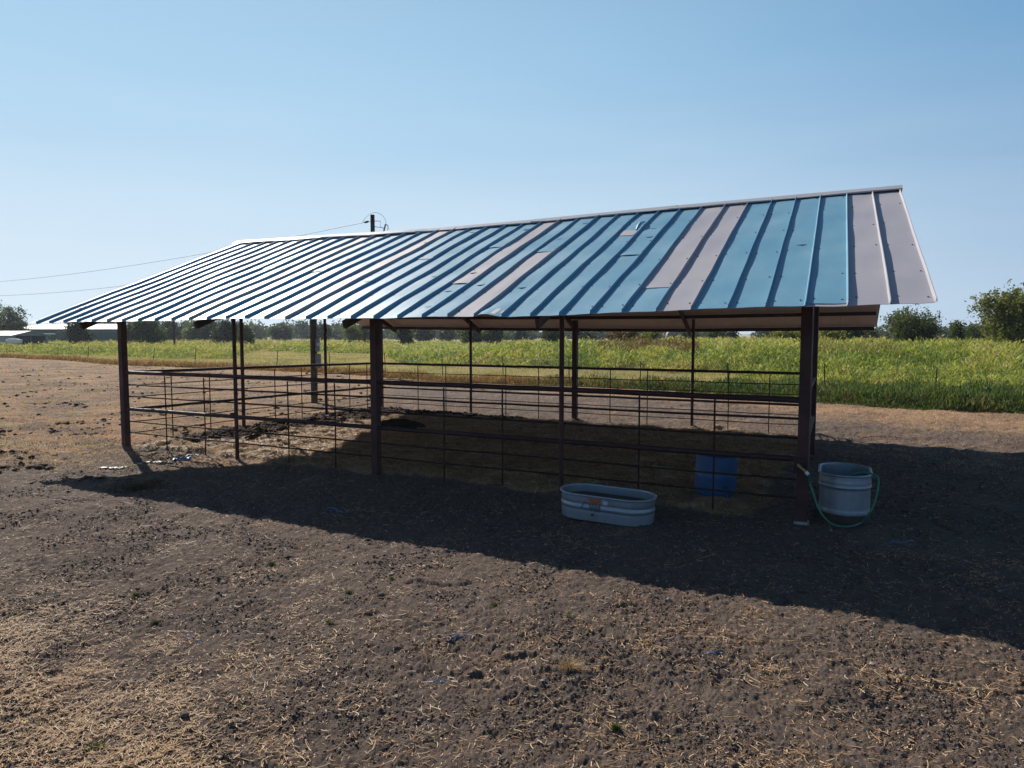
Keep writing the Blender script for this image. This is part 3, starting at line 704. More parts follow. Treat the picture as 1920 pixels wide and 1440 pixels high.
# ================================================================ FAR BUILDINGS
def rib_mat(name, c, s_=3.0):
    m = NM(name); b = m.bsdf(c, .5, 0, .4); wv = m.n("ShaderNodeTexWave"); wv.inputs["Scale"].default_value = s_; m.noise(1); m.l(m.co.outputs["Object"], wv.inputs[0])
    m.l(m.mix(m.mr(wv.outputs["Fac"], .1, .5, .35, 0), c, tuple(k * .6 for k in c)), b.inputs["Base Color"]); return m.m
M_gwall = rib_mat("green_metal_wall", (.060, .12, .105)); M_wroof = simple("white_metal_roof", (.62, .62, .62), (.5, .5, .5), .5, 0, .5)
M_swall = rib_mat("grey_shed_wall", (.30, .32, .36), 6); M_dark = simple("painted_interior_shade", (.02, .02, .022), None, .9)
def shed(name, label, D, x0, x1, zw, zr_, depth, wall, roof, rz=0, cat="building", extra=None, zb=0):
    X0, X1 = atd(x0, D)[0], atd(x1, D)[0]; L = X1 - X0; root = empty(name, ((X0 + X1) / 2, D, zb), rz); tag(root, label, cat)
    h = depth / 2
    mb = MB(); l = L / 2
    v = [(-l, 0, 0), (l, 0, 0), (l, depth, 0), (-l, depth, 0), (-l, 0, zw), (l, 0, zw), (l, depth, zw), (-l, depth, zw), (-l, h, zr_), (l, h, zr_)]
    mb.add(v, [(0, 1, 5, 4), (2, 3, 7, 6), (1, 2, 6, 9, 5), (3, 0, 4, 8, 7)]); mb.build("wall", wall, root)
    o_ = .25
    mb = MB(); sl = (zr_ - zw) / h
    v = [(-l - o_, -o_, zw - sl * o_ + .03), (l + o_, -o_, zw - sl * o_ + .03), (l + o_, h, zr_ + .03), (-l - o_, h, zr_ + .03), (l + o_, depth + o_, zw - sl * o_ + .03), (-l - o_, depth + o_, zw - sl * o_ + .03)]
    vv = v + [(a, b, c + .08) for a, b, c in v]
    mb.add(vv, [(0, 1, 2, 3), (3, 2, 4, 5), (9, 8, 7, 6), (11, 10, 8, 9), (0, 6, 7, 1), (1, 7, 8, 2), (2, 8, 10, 4), (4, 10, 11, 5), (5, 11, 9, 3), (3, 9, 6, 0)]); mb.build("roof", roof, root)
    if extra: extra(root, l, depth, zw, zr_)
    return root
def barn_x(root, l, dep, zw, zr_):
    for x in (-l * .1, l * .45, l * .78):
        mb = MB(); mb.box((x, -.02, 1.3), (2.6, .06, 2.6)); o = mb.build("door", M_gwall, root); 
        mb = MB(); mb.box((x, -.05, 2.64), (2.8, .08, .1)); mb.build("door_track", M_greybox, root)
shed("green_barn", "long low green metal barn with white roof behind the weeds at far left", 135, 40, 226, 3.1, 4.1, 16, M_gwall, M_wroof, R(3), extra=barn_x)
def car_x(root, l, dep, zw, zr_):
    mb = MB(); mb.box((l + .03, dep / 2, zw * .5), (.05, dep * .86, zw)); mb.build("open_end_shade", M_dark, root)  # dark slab over the closed gable, painting the shade inside the carport
    for y in (.4, dep / 2, dep - .4):
        mb = MB(); mb.box((l + .08, y, zw / 2), (.08, .08, zw)); mb.build("frame_post", M_greybox, root)
shed("carport_shed", "small grey metal carport shed with dark open end near the left edge", 103, -90, 48, 2.0, 2.6, 5.2, M_swall, simple("carport_roof", (.42, .40, .40), None, .5, 0, 1), R(-22), cat="shed", extra=car_x)
shed("white_house", "tiny pale-roofed house in the gap between far left trees", 230, 330, 362, 2.4, 4.0, 9, simple("house_wall", (.35, .30, .26), None, .8, 0, 1), M_wroof, R(5), cat="house")
# utility cart with canopy
ct = empty("utility_cart", (*atd(92, 108), 0), R(15)); tag(ct, "small utility cart with white canopy parked between carport and green barn", "cart")
mb = MB(); mb.add([(-1.2, -.55, .45), (1.2, -.55, .45), (1.2, .55, .45), (-1.2, .55, .45), (-1.2, -.55, .95), (.1, -.55, .95), (1.15, -.5, .85), (1.15, .5, .85), (.1, .55, .95), (-1.2, .55, .95)],
                  [(0, 1, 2, 3), (0, 4, 5, 6, 1), (2, 7, 8, 9, 3), (4, 9, 8, 5), (5, 8, 7, 6), (1, 6, 7, 2), (0, 3, 9, 4)]); mb.build("body", M_tpost, ct, bevel=.05)
mb = MB(); mb.box((-.1, 0, 2.25), (1.9, 1.35, .09)); mb.build("canopy", M_white, ct, bevel=.04)
for x in (-.85, .7):
    for y in (-.55, .55):
        mb = MB(); mb.tube([(x, y, .9), (x * .9, y, 2.22)], .03, 6); mb.build("canopy_post", M_darkpole, ct)
for x in (-.8, .8):
    for y in (-.6, .6):
        mb = MB(); mb.tube([(x, y - .1, .32), (x, y + .1, .32)], .32, 16); mb.build("wheel", M_darkpole, ct, bevel=.03)
mb = MB(); mb.box((-.4, 0, 1.15), (.5, 1.0, .5)); mb.build("seat", M_darkpole, ct, bevel=.06)
mb = MB(); mb.box((0, 0, .25), (1.7, .9, .5)); mb.box((.0, 0, .56), (1.2, .8, .12)); o = mb.build("stock_tub", M_white, bevel=.12); o.location = (*atd(28, 96), 1.0); tag(o, "small white tub in the weeds in front of the carport", "tub")

# ================================================================ TREES
def crown_mesh(seed, w_, h_, base, n, leaf, cols, lobes=9, flat=.0, gap=.25, shape='round'):
    """leaf-size faces in clumps spread through several lobes; returns verts, faces, colours"""
    r_ = np.random.RandomState(seed); L = []
    for k in range(lobes):
        a = r_.rand() * 2 * np.pi; rad = np.sqrt(r_.rand()) * .36 * w_
        if shape == 'cone': f = r_.rand() ** .8; rad = (1 - f) * .30 * w_; zc = base + (h_ - base) * (.08 + .84 * f); s_ = .12 * w_ + .16 * w_ * (1 - f)
        else: zc = base + (h_ - base) * (.25 + .55 * r_.rand()); s_ = w_ * (.07 + .19 * r_.rand() ** 1.5)
        sz = min(s_ * (.8 + .4 * r_.rand()), (h_ - zc) * 1.0 + .05 * h_)
        L.append((math.cos(a) * rad, math.sin(a) * rad, zc, s_, s_, max(sz, .1 * h_)))
    L.append((0, 0, base + (h_ - base) * .55, w_ * .3, w_ * .3, (h_ - base) * .45))
    L = np.array(L); nc = max(10, n // 14)
    vol = L[:, 3] * L[:, 4] * L[:, 5]; idx = r_.choice(len(L), nc, p=vol ** .7 / (vol ** .7).sum())
    d = r_.randn(nc, 3); d /= np.linalg.norm(d, axis=1)[:, None]
    rr_ = (.35 + .72 * r_.rand(nc) ** .6) * (1 + gap * .8 * r_.randn(nc))
    C = L[idx, :3] + d * L[idx, 3:6] * np.clip(rr_, .1, 1.5)[:, None]
    C[:, 2] = np.maximum(C[:, 2], base * .6 + .05)
    lc = r_.rand(len(L)); cc = lc[idx] * .5 + r_.rand(nc) * .5
    m = n // nc; P = np.repeat(C, m, 0) + r_.randn(nc * m, 3) * leaf * 1.7; cl = np.repeat(cc, m) + r_.randn(nc * m) * .12
    N = len(P); s_ = leaf * (.6 + .8 * r_.rand(N))
    a = r_.randn(N, 3); a /= np.linalg.norm(a, axis=1)[:, None]; b = np.cross(a, r_.randn(N, 3)); b /= np.linalg.norm(b, axis=1)[:, None]
    a *= s_[:, None]; b *= (s_ * .55)[:, None]
    Vv = np.stack([P - a, P - b, P + a, P + b], 1).reshape(-1, 3)
    cl = np.clip(cl, 0, .999) * (len(cols) - 1); i = cl.astype(int); f = (cl - i)[:, None]; cols = np.array(cols)
    c = cols[i] * (1 - f) + cols[i + 1] * f; c = np.repeat(c, 4, 0)
    return Vv, np.arange(N * 4).reshape(-1, 4), c
OAK = [(.030, .050, .016), (.055, .085, .026), (.085, .115, .034), (.14, .155, .045)]
YEL = [(.08, .11, .025), (.14, .17, .035), (.22, .23, .05), (.30, .29, .08)]
CED = [(.016, .028, .014), (.028, .046, .020), (.042, .062, .026)]
AIR = [(.06, .085, .03), (.11, .14, .045), (.16, .18, .06)]
FARC = [(.024, .042, .020), (.040, .062, .028), (.06, .08, .034)]
RUST = [(.07, .045, .02), (.13, .07, .03), (.13, .13, .04)]
def tree(px, D, w_, ytop, kind, label, seed, n=4500, leaf=.11, base=.15, z0=None, lobes=9, shape='round', name="tree", gap=.25):
    x, y = atd(px, D); g_ = float(height(np.array([x]), np.array([y]), False)[0]) if D < 110 else 0.0
    h_ = zat(ytop, D) - g_; wm = w_ * D / FPX
    root = empty(name, (x, y, g_)); tag(root, label, "tree" if name == "tree" else "bush", "trees and bushes beyond the pasture")
    v, f, c = crown_mesh(seed, wm, h_, base * h_, n, leaf, kind, lobes, gap=gap, shape=shape)
    npmesh("crown", v, f, M_leaf, c, root)
    mb = MB(); r_ = random.Random(seed); tr = .035 * h_ + .03
    mb.tube([(0, 0, -.1), (r_.uniform(-.03, .03) * h_, 0, .3 * h_), (r_.uniform(-.05, .05) * h_, 0, .62 * h_), (0, 0, .85 * h_)], [tr, tr * .8, tr * .45, tr * .12], 8)
    for k in range(6):
        a = r_.uniform(0, 6.28); z1 = r_.uniform(.12, .4) * h_; rr_ = wm * r_.uniform(.2, .38)
        mb.tube([(0, 0, z1), (math.cos(a) * rr_ * .5, math.sin(a) * rr_ * .5, z1 + .18 * h_), (math.cos(a) * rr_, math.sin(a) * rr_, z1 + .38 * h_)], [tr * .5, tr * .3, tr * .1], 6)
    mb.build("trunk", M_bark, root, smooth=True)
T = tree
T(8, 118, 95, 570, OAK, "large dark tree cut by the left edge behind the carport", 1, 6000, .17, lobes=14)
T(146, 104, 56, 597, CED, "dark conical tree in front of the green barn", 2, 5500, .14, .06, shape='cone')
T(202, 150, 40, 603, OAK, "small tree top showing over the green barn roof", 3, 2500, .3)
T(272, 102, 76, 594, [(.045, .075, .02), (.065, .10, .03), (.09, .13, .035)], "bushy mid green tree just right of the far corner post", 4, 7500, .15, .05, lobes=14)
T(318, 150, 30, 601, CED, "narrow dark tree beside the thin distant pole", 5, 2500, .26, .04)
T(378, 140, 66, 602, OAK, "rounded green tree right of the pale-roofed house", 6, 4500, .28, .05, lobes=12)
T(345, 170, 26, 611, FARC, "small dim tree just behind the pale-roofed house", 47, 1500, .3, .05)
T(430, 112, 62, 599, CED, "dark green spreading tree left of the paired pen posts", 7, 6500, .16, .05, lobes=12)
T(462, 100, 26, 610, OAK, "small rounded tree right of the paired pen posts", 8, 2500, .17, .05)
T(530, 180, 40, 614, FARC, "dusky oak standing a little above the far tree row", 9, 2500, .34, .15)
T(608, 170, 44, 612, FARC, "dusky spreading oak just right of the service pole", 10, 3000, .32, .15)
T(661, 112, 44, 606, AIR, "pale airy young tree left of the tall utility pole", 11, 2600, .13, .15, gap=.5)
T(684, 115, 40, 600, AIR, "pale airy leaning tree touching the tall utility pole", 12, 2300, .14, .2, gap=.55)
T(758, 105, 38, 601, CED, "dark leafy tree beside the left back post", 13, 4200, .13, .03)
T(792, 160, 50, 611, FARC, "broad dim tree right of the left back post", 14, 3000, .3, .1)
T(836, 175, 34, 618, FARC, "low dim round tree left of the centre back rail post", 15, 2000, .32, .1)
T(880, 120, 50, 612, OAK, "leafy tree behind the thin second back post", 16, 4200, .22, .05)
T(925, 118, 52, 611, OAK, "wide leafy tree right of the thin second back post", 17, 4500, .22, .05)
T(976, 150, 28, 621, FARC, "little hazy tree between the wide leafy tree and round bush", 18, 1800, .26, .05)
T(1032, 95, 36, 616, OAK, "round dark bush left of the centre pen posts", 19, 3800, .15, .02)
T(1100, 150, 40, 622, FARC, "low hazy tree right of the centre pen posts", 20, 2500, .26, .05)
T(1168, 62, 60, 618, RUST, "rusty brown bush with yellow green top on the berm", 21, 3800, .10, .02, name="bush", gap=.4)
T(1214, 64, 44, 621, YEL, "yellow green bush beside the rusty brown bush", 22, 3000, .10, .02, name="bush", gap=.4)
T(1292, 140, 34, 622, FARC, "blue green tree behind the thin fourth back post", 23, 2500, .24, .05)
T(1346, 110, 36, 617, OAK, "dark round tree midway between fourth back post and corner", 24, 3200, .18, .03)
T(1372, 108, 22, 617, CED, "slim dark tree touching the dark round tree", 25, 2000, .18, .03)
T(1448, 100, 34, 617, FARC, "grey green tree left of the near corner post", 26, 2800, .17, .03)
T(1478, 58, 62, 617, YEL, "bright yellow green bush left of the near corner post", 27, 4200, .09, .02, name="bush", gap=.35)
T(1556, 58, 62, 616, YEL, "bright yellow green bush right of the near corner post", 28, 4800, .09, .02, name="bush", gap=.35)
T(1590, 80, 40, 612, CED, "very dark tree behind the yellow green bush", 29, 4200, .13, .02)
T(1628, 85, 44, 619, OAK, "low dark green bush left of the big round tree", 30, 3600, .13, .02, name="bush")
T(1722, 58, 112, 584, [(.035, .055, .018), (.065, .09, .028), (.11, .13, .04)], "big round spreading tree alone against the sky", 31, 15000, .085, .03, lobes=20, gap=.3)
T(1792, 62, 36, 601, OAK, "slim pointed tree right of the big round tree", 32, 3600, .09, .02, shape='cone')
T(1822, 70, 46, 615, OAK, "low green bush between pointed tree and right edge tree", 33, 3800, .10, .02, name="bush")
T(1892, 46, 122, 545, [(.05, .075, .018), (.09, .12, .028), (.16, .175, .04), (.21, .21, .06)], "tall yellow green tree cut by the right edge", 34, 20000, .085, .0, lobes=24)
T(1990, 50, 150, 540, OAK, "tall tree just outside the right edge", 35, 6000, .12, .0, lobes=14)
def treeline():
    r_ = np.random.RandomState(77); Vs = []; Fs = []; Cs = []; o = 0
    for k in range(230):
        px = r_.uniform(-500, 2500); D = r_.uniform(240, 420)
        yt = np.interp(px, [-500, 0, 300, 460, 560, 700, 870, 1000, 1300, 1500, 1800, 2500], [600, 612, 616, 611, 613, 616, 620, 624, 624, 624, 621, 610]) + r_.randn() * 3.2
        h_ = zat(yt, D); w2 = r_.uniform(30, 60) * D / FPX * .9; x, y = atd(px, D)
        v, f, c = crown_mesh(1000 + k, w2, h_, h_ * .06, 420, .75, FARC if r_.rand() < .75 else OAK, 6)
        Vs.append(v + [x, y, 0]); Fs.append(f + o); Cs.append(c); o += len(v)
    ob = npmesh("far_treeline", np.concatenate(Vs), np.concatenate(Fs), M_leaf, np.concatenate(Cs)); tag(ob, "long hazy row of far trees along the horizon", "trees", kind='stuff')
treeline()

# ================================================================ GRASS
def blades(name, X, Y, H, W, C, lean=.25, seed=1, mat=None, Z=None, tip=None):
    r_ = np.random.RandomState(seed); n = len(X); Z = height(X, Y, False) if Z is None else Z
    a = r_.rand(n) * 2 * np.pi; la = r_.rand(n) * 2 * np.pi; le = H * lean * (.3 + r_.rand(n))
    wx, wy = np.cos(a) * W / 2, np.sin(a) * W / 2; lx, ly = np.cos(la) * le, np.sin(la) * le
    V_ = np.zeros((n, 5, 3))
    V_[:, 0] = np.stack([X - wx, Y - wy, Z - .02], 1); V_[:, 1] = np.stack([X + wx, Y + wy, Z - .02], 1)
    V_[:, 2] = np.stack([X - wx * .8 + lx * .35, Y - wy * .8 + ly * .35, Z + H * .55], 1); V_[:, 3] = np.stack([X + wx * .8 + lx * .35, Y + wy * .8 + ly * .35, Z + H * .55], 1)
    V_[:, 4] = np.stack([X + lx, Y + ly, Z + H], 1)
    i = np.arange(n)[:, None] * 5; F = np.concatenate([i + [0, 1, 3], i + [0, 3, 2], i + [2, 3, 4]], 0)
    c = np.repeat(C[:, None, :], 5, 1)
    if tip is not None: c[:, 4] = c[:, 4] * .6 + tip * .4; c[:, 2:4] = c[:, 2:4] * .75 + tip * .25
    return npmesh(name, V_.reshape(-1, 3), F, mat or M_grass, c.reshape(-1, 3))
def pick(r_, pal, t):
    pal = np.array(pal); t = np.clip(t, 0, .999) * (len(pal) - 1); i = t.astype(int); f = (t - i)[:, None]; return pal[i] * (1 - f) + pal[i + 1] * f
def T0(px): return np.interp(px, [-800, 0, 430, 480, 700, 760, 1350, 1600, 1920, 3000], [6, 6, 8, 28, 28, 8, 8, 5, 2.5, 2])
def samp(n, D0, D1, seed, p0=-260, p1=2180, pw=1.0):
    r_ = np.random.RandomState(seed); px = r_.uniform(p0, p1, n); D = D0 * (D1 / D0) ** (r_.rand(n) ** pw); x = (px - 960) / FPX * D; return r_, px, x, D
# tall weeds on the berm and in the left field
r_, px, x, y = samp(760000, 24, 150, 11)
s_, t_ = fst(x, y); k = (t_ > T0(px) + 1.5 * perlin(x * .25, y * .25, 41)) & (perlin(x * .35, y * .35, 42) > -.55)
r_, px, x, y, s_, t_ = r_, px[k], x[k], y[k], s_[k], t_[k]
n = len(x); pn = perlin(x * .16, y * .16, 43); pn2 = perlin(x * .6, y * .6, 44)
GR = [(.06, .115, .028), (.13, .21, .040), (.25, .33, .062), (.42, .45, .10), (.55, .48, .19), (.36, .25, .13)]
left = px < 740
pn3 = perlin(x * 1.6, y * 1.6, 48); c = pick(r_, GR, .36 + .40 * pn + .38 * pn2 + .25 * pn3 + .17 * r_.randn(n) + .10 * left)
red = (px > 1120) & (px < 1310) & (t_ > 13) & (t_ < 22); c[red] = pick(r_, [(.10, .045, .025), (.17, .08, .04), (.16, .14, .05)], r_.rand(red.sum()))
brn = (px > 1500) & (px < 1690) & (t_ > 12) & (t_ < 19) & (pn2 > -.1); c[brn] = c[brn] * .5 + np.array([.17, .11, .045]) * .5
H_ = (.48 + .30 * pn + .36 * pn2 + .25 * pn3 + .34 * r_.rand(n) ** 2) * np.where(left, 1.25, 1.0) * sm(t_ - T0(px), -1, 3) + .18
H_ = np.clip(H_, .15, 1.5)
def leafbits(name, x, y, H, h, W, C, seed, lean=1.0, tip=None):
    r2 = np.random.RandomState(seed); zb = height(x, y, False) + np.maximum(H - h, 0) * r2.rand(len(x)) ** .6
    return blades(name, x, y, h, W, C, lean, seed, Z=zb, tip=tip)
tag(leafbits("tall_weeds", x, y, H_, np.minimum(H_, .06 + .18 * r_.rand(n) ** 2 + .0012 * y), np.clip(y * .0010, .022, .10) * (1 + .8 * r_.rand(n)), c, 12, 1.7, tip=np.array([.30, .31, .10])), "tall yellow green weeds covering the berm and far pasture", "weeds", kind='stuff')
# mown strip
r_, px, x, y = samp(330000, 21, 160, 13)
s_, t_ = fst(x, y); b = beyond(x, y); k = (b > .2) & (t_ < T0(px) + 2); px, x, y, t_ = px[k], x[k], y[k], t_[k]; n = len(x)
pn = perlin(x * .3, y * .3, 45)
c = pick(r_, [(.12, .16, .04), (.26, .26, .08), (.42, .36, .15), (.54, .42, .22)], .55 + .5 * pn + .18 * r_.randn(n) - .25 * (px > 1350))
tag(blades("short_grass", x, y, .07 + .10 * r_.rand(n) + .10 * (px > 1300), np.clip(y * .0006, .012, .06), c, .6, 14), "short yellowish grass between fence line and tall weeds", "grass", kind='stuff')
# dry brown edge on the left, leafy green edge on the right
r_, px, x, y = samp(900000, 20, 75, 15)
b = beyond(x, y); e = perlin(x * .7, y * .7, 46); wd = np.interp(px, [0, 700, 1000, 1350, 1920], [2.6, 2.0, 1.6, 2.2, 3.4])
k = (b > -.15 + .35 * e) & (b < wd + .6 * e); px, x, y, b, e = px[k], x[k], y[k], b[k], e[k]; n = len(x)
g = sm(px, 760, 1400) + .35 * perlin(x * .5, y * .5, 47)
gm = r_.rand(n) < g
c = pick(r_, [(.12, .065, .035), (.26, .155, .08), (.44, .30, .16)], .45 + .25 * e + .2 * r_.randn(n))
c[gm] = pick(r_, [(.03, .06, .018), (.065, .11, .03), (.12, .17, .045), (.22, .24, .07)], .4 + .3 * e[gm] + .2 * r_.randn(gm.sum()))
H_ = (.25 + .22 * r_.rand(n) + .15 * e) * np.interp(px, [0, 1000, 1350, 1920], [1, .9, 1.3, 1.75]) * sm(b, -.3, .6)
H_ = np.clip(H_, .05, 1); tag(leafbits("edge_growth", x, y, H_, np.where(gm, np.minimum(H_, .06 + .12 * r_.rand(n)), H_), np.clip(y * .0008, .016, .05) * (1 + gm * .8), c, 16, .8), "rough band of dry and green growth edging the bare yard", "weeds", kind='stuff')
# ---- yard scatter: dry tufts in the left yard and the far strip
def strawmap(X, Y):
    fl = (1 - sm(X + (Y - 4.6) * .5, -3.9, -1.2)) * (1 - sm(Y, 5.2, 7.2))
    leftyard = (1 - sm(X + Y * .14, -2.2, .8)) * sm(Y, 10.5, 14.5); far_ = sm(beyond(X, Y), -7, -2.5)
    return np.clip(np.maximum.reduce([fl * .9, leftyard * .6, far_ * .7, .14 + 0 * X]) + .3 * perlin(X * .8, Y * .8, 32) + .42 * perlin(X * 2.5, Y * 2.5, 33), 0, 1)
r_, px, x, y = samp(230000, 12, 66, 17, -200, 2150)
k = (beyond(x, y) < .3) & (r_.rand(len(x)) < strawmap(x, y) * 1.1) & (manure(x, y) < .3); px, x, y = px[k], x[k], y[k]; n = len(x)
u_, v_ = uv(x, y); k = ~((u_ > -13.2) & (u_ < .2) & (v_ > -.3) & (v_ < 8)); x, y = x[k], y[k]; n = len(x)
c = pick(r_, [(.18, .10, .055), (.40, .25, .14), (.58, .42, .26), (.17, .19, .06)], .4 + .22 * r_.randn(n))
tag(blades("dry_stubble", x, y, .02 + .035 * r_.rand(n), np.clip(y * .0006, .008, .03), c, 1.2, 18, Z=height(x, y)), "trampled dry stubble over the yard", "stubble", kind='stuff')

def straws(name, X, Y, L, W, C, seed, lift=.004, curl=.5, up=.12):
    r_ = np.random.RandomState(seed); n = len(X); a = r_.rand(n) * 2 * np.pi; k = r_.randn(n) * curl; ts = np.linspace(-.5, .5, 4)
    P = []; 
    for t in ts:
        aa = a + k * t; px_ = X + np.cos(aa) * L * t; py_ = Y + np.sin(aa) * L * t; P.append((px_, py_, aa))
    tilt = r_.randn(n) * up; V_ = np.zeros((n, 8, 3))
    zc = height(X, Y)
    for j, (qx, qy, aa) in enumerate(P):
        z = np.maximum(zc + ts[j] * L * tilt + lift, zc * 0 + height(qx, qy) + .001) 
        nx, ny = -np.sin(aa) * W / 2, np.cos(aa) * W / 2
        V_[:, j * 2] = np.stack([qx - nx, qy - ny, z], 1); V_[:, j * 2 + 1] = np.stack([qx + nx, qy + ny, z + W * .3], 1)
    i = np.arange(n)[:, None] * 8; F = np.concatenate([i + [j * 2, j * 2 + 1, j * 2 + 3, j * 2 + 2] for j in range(3)], 0)
    return npmesh(name, V_.reshape(-1, 3), F, M_straw, np.repeat(C, 8, 0))
SP = [(.18, .10, .045), (.38, .22, .11), (.58, .38, .20), (.72, .56, .38)]
r_, px, x, y = samp(620000, 2.2, 15, 19, -300, 2200, .9)
sm_ = strawmap(x, y); k = r_.rand(len(x)) < np.clip(sm_ ** 1.8 * .95 + .05, 0, .9); k &= inpen(x, y) < .2; x, y = x[k], y[k]; n = len(x)
L_ = .012 + .06 * r_.rand(n) ** 2 + (r_.rand(n) < .05) * .14 * r_.rand(n)
tag(straws("straw_litter", x, y, L_, .0026 + .003 * r_.rand(n), pick(r_, SP, .45 + .28 * r_.randn(n)), 20), "bits of straw scattered over the dirt", "straw", kind='stuff')
# bedding
r_ = np.random.RandomState(23); n = 130000; uu = r_.uniform(-13, .1, n); vv = r_.uniform(-.1, 8.2, n); x = P5[0] + U[0] * uu + V[0] * vv; y = P5[1] + U[1] * uu + V[1] * vv
k = (inpen(x, y) > .5) & (perlin(x * 1.4, y * 1.4, 61) > -.35) & (manure(x, y) < .45 + .2 * r_.rand(n)); x, y = x[k], y[k]; n = len(x)
tag(straws("hay_bedding", x, y, .05 + .12 * r_.rand(n), .005 + .006 * r_.rand(n), pick(r_, [(.13, .078, .042), (.31, .195, .11), (.50, .34, .20), (.66, .50, .33)], .45 + .25 * r_.randn(n)), 24, .012, .9, .25), "loose hay bedding covering the pen floor", "hay", kind='stuff')
# clods
def clods(name, X, Y, S, C, seed, flat=.65):
    r_ = np.random.RandomState(seed); n = len(X)
    base = np.array([(1, 0, 0), (0, 1, 0), (-1, 0, 0), (0, -1, 0), (0, 0, 1), (0, 0, -1), (.6, .6, .5), (-.6, .6, .5), (-.6, -.6, .5), (.6, -.6, .5)], float)
    tri = np.array([(0, 1, 6), (1, 2, 7), (2, 3, 8), (3, 0, 9), (6, 4, 9), (7, 4, 6), (8, 4, 7), (9, 4, 8), (0, 6, 9), (1, 7, 6), (2, 8, 7), (3, 9, 8), (1, 0, 5), (2, 1, 5), (3, 2, 5), (0, 3, 5)])
    V_ = base[None] * (1 + .35 * r_.randn(n, 10, 1)) * S[:, None, None]; V_[:, :, 0] *= (.8 + .6 * r_.rand(n))[:, None]; V_[:, :, 2] *= flat
    a = r_.rand(n) * 6.28; ca, sa = np.cos(a)[:, None], np.sin(a)[:, None]; vx = V_[:, :, 0] * ca - V_[:, :, 1] * sa; vy = V_[:, :, 0] * sa + V_[:, :, 1] * ca
    V_[:, :, 0] = vx + X[:, None]; V_[:, :, 1] = vy + Y[:, None]; V_[:, :, 2] += (height(X, Y) + S * .15)[:, None]
    F = (np.arange(n)[:, None, None] * 10 + tri[None]).reshape(-1, 3)
    return npmesh(name, V_.reshape(-1, 3), F, M_clod, np.repeat(C, 10, 0))
r_, px, x, y = samp(260000, 2.2, 16, 27, -300, 2200, .9)
k = (perlin(x * 1.3, y * 1.3, 51) + .5 * perlin(x * 5, y * 5, 52) > -.15 + .5 * r_.rand(len(x))) & (inpen(x, y) < .3); x, y = x[k], y[k]; n = len(x)
S = .003 + .008 * r_.rand(n) ** 4 + (r_.rand(n) < .0012) * .012
tag(clods("soil_crumbs", x, y, S * np.clip(y / 5, 1, 1.8), pick(r_, [(.035, .026, .022), (.070, .052, .044), (.12, .09, .074), (.32, .27, .23)], .54 + .22 * r_.randn(n)), 28), "crumbled clods of dark soil over the yard", "soil", kind='stuff')  # palest tone paints sunlit highlights onto some of the crumbs
r_ = np.random.RandomState(29); n = 16000; uu = np.concatenate([r_.normal(-12.3, .6, n), r_.uniform(-12.5, -6, n // 3)]); vv = np.concatenate([r_.uniform(.6, 8.4, n), r_.normal(7.8, .3, n // 3)])
x = P5[0] + U[0] * uu + V[0] * vv; y = P5[1] + U[1] * uu + V[1] * vv; k = manure(x, y) > .12; x, y = x[k], y[k]; n = len(x)
tag(clods("manure_clods", x, y, .02 + .05 * r_.rand(n) ** 2, pick(r_, [(.020, .012, .009), (.045, .026, .018), (.08, .048, .03)], r_.rand(n)), 30), "dark broken manure along the far left side of the pen", "manure", kind='stuff')
# left yard dark clods
r_, px, x, y = samp(3500, 11, 55, 31, -250, 700); k = (beyond(x, y) < -.5) & (perlin(x * .5, y * .5, 53) > 0); x, y = x[k], y[k]; n = len(x)
u_, v_ = uv(x, y); k = ~((u_ > -13.2) & (v_ > -2) & (v_ < 8)); x, y = x[k], y[k]; n = len(x)
tag(clods("dung_clods", x, y, .02 + .07 * r_.rand(n) ** 2, pick(r_, [(.020, .013, .010), (.05, .032, .022), (.09, .06, .04)], r_.rand(n)), 32, .5), "dark dung clods dotted over the left yard", "dung", kind='stuff')

# ================================================================ SMALL THINGS LYING ABOUT
def mound(name, px, py, w_, d_, h_, mat_col, label, cat, seed=1, rough=.25):
    x0, y0, _ = at(px, py); mb = MB(); nr_, na = 10, 30; vs = [(0, 0, h_)]; rs = np.random.RandomState(seed)
    for j in range(1, nr_ + 1):
        q = j / nr_
        for k in range(na):
            a = 2 * math.pi * k / na; rr_ = q * (1 + .12 * math.sin(a * 3 + seed) + .06 * math.sin(a * 7))
            X = math.cos(a) * rr_ * w_ / 2; Y = math.sin(a) * rr_ * d_ / 2; z = h_ * (1 - q ** 2.4) * (1 + rough * rs.randn() * (1 if j < nr_ else 0)) - (.03 if j == nr_ else 0); vs.append((X, Y, z))
    fs = [(0, 1 + k, 1 + (k + 1) % na) for k in range(na)] + [(1 + (j - 1) * na + k, 1 + j * na + k, 1 + j * na + (k + 1) % na, 1 + (j - 1) * na + (k + 1) % na) for j in range(1, nr_) for k in range(na)]
    mb.add(vs, fs); o = mb.build(name, mat_col, smooth=True); o.location = (x0, y0, float(height(np.array([x0]), np.array([y0]))[0]) - .02); tag(o, label, cat); return o
M_muck = simple("dark_muck", (.016, .013, .013), (.03, .022, .018), .95, 0, 14, .2, bump=.02)
mound("dirt_mound", 748, 806, 1.45, .75, .16, M_muck, "low mound of dark muck on the pen floor behind the middle front post", "mound", 3, .10).rotation_euler = (0, 0, -.2)
M_twine = simple("blue_twine", (.10, .20, .46), (.18, .27, .42), .6, 0, 30); M_pink = simple("pink_twine", (.45, .14, .13), (.4, .2, .18), .6, 0, 30)
M_gtwine = simple("green_twine", (.10, .20, .14), None, .7, 0, 30); M_pale = simple("pale_plastic", (.28, .30, .33), (.15, .14, .14), .5, 0, 12)
M_bag = simple("blue_bag", (.03, .15, .42), (.07, .22, .48), .4, 0, 8)
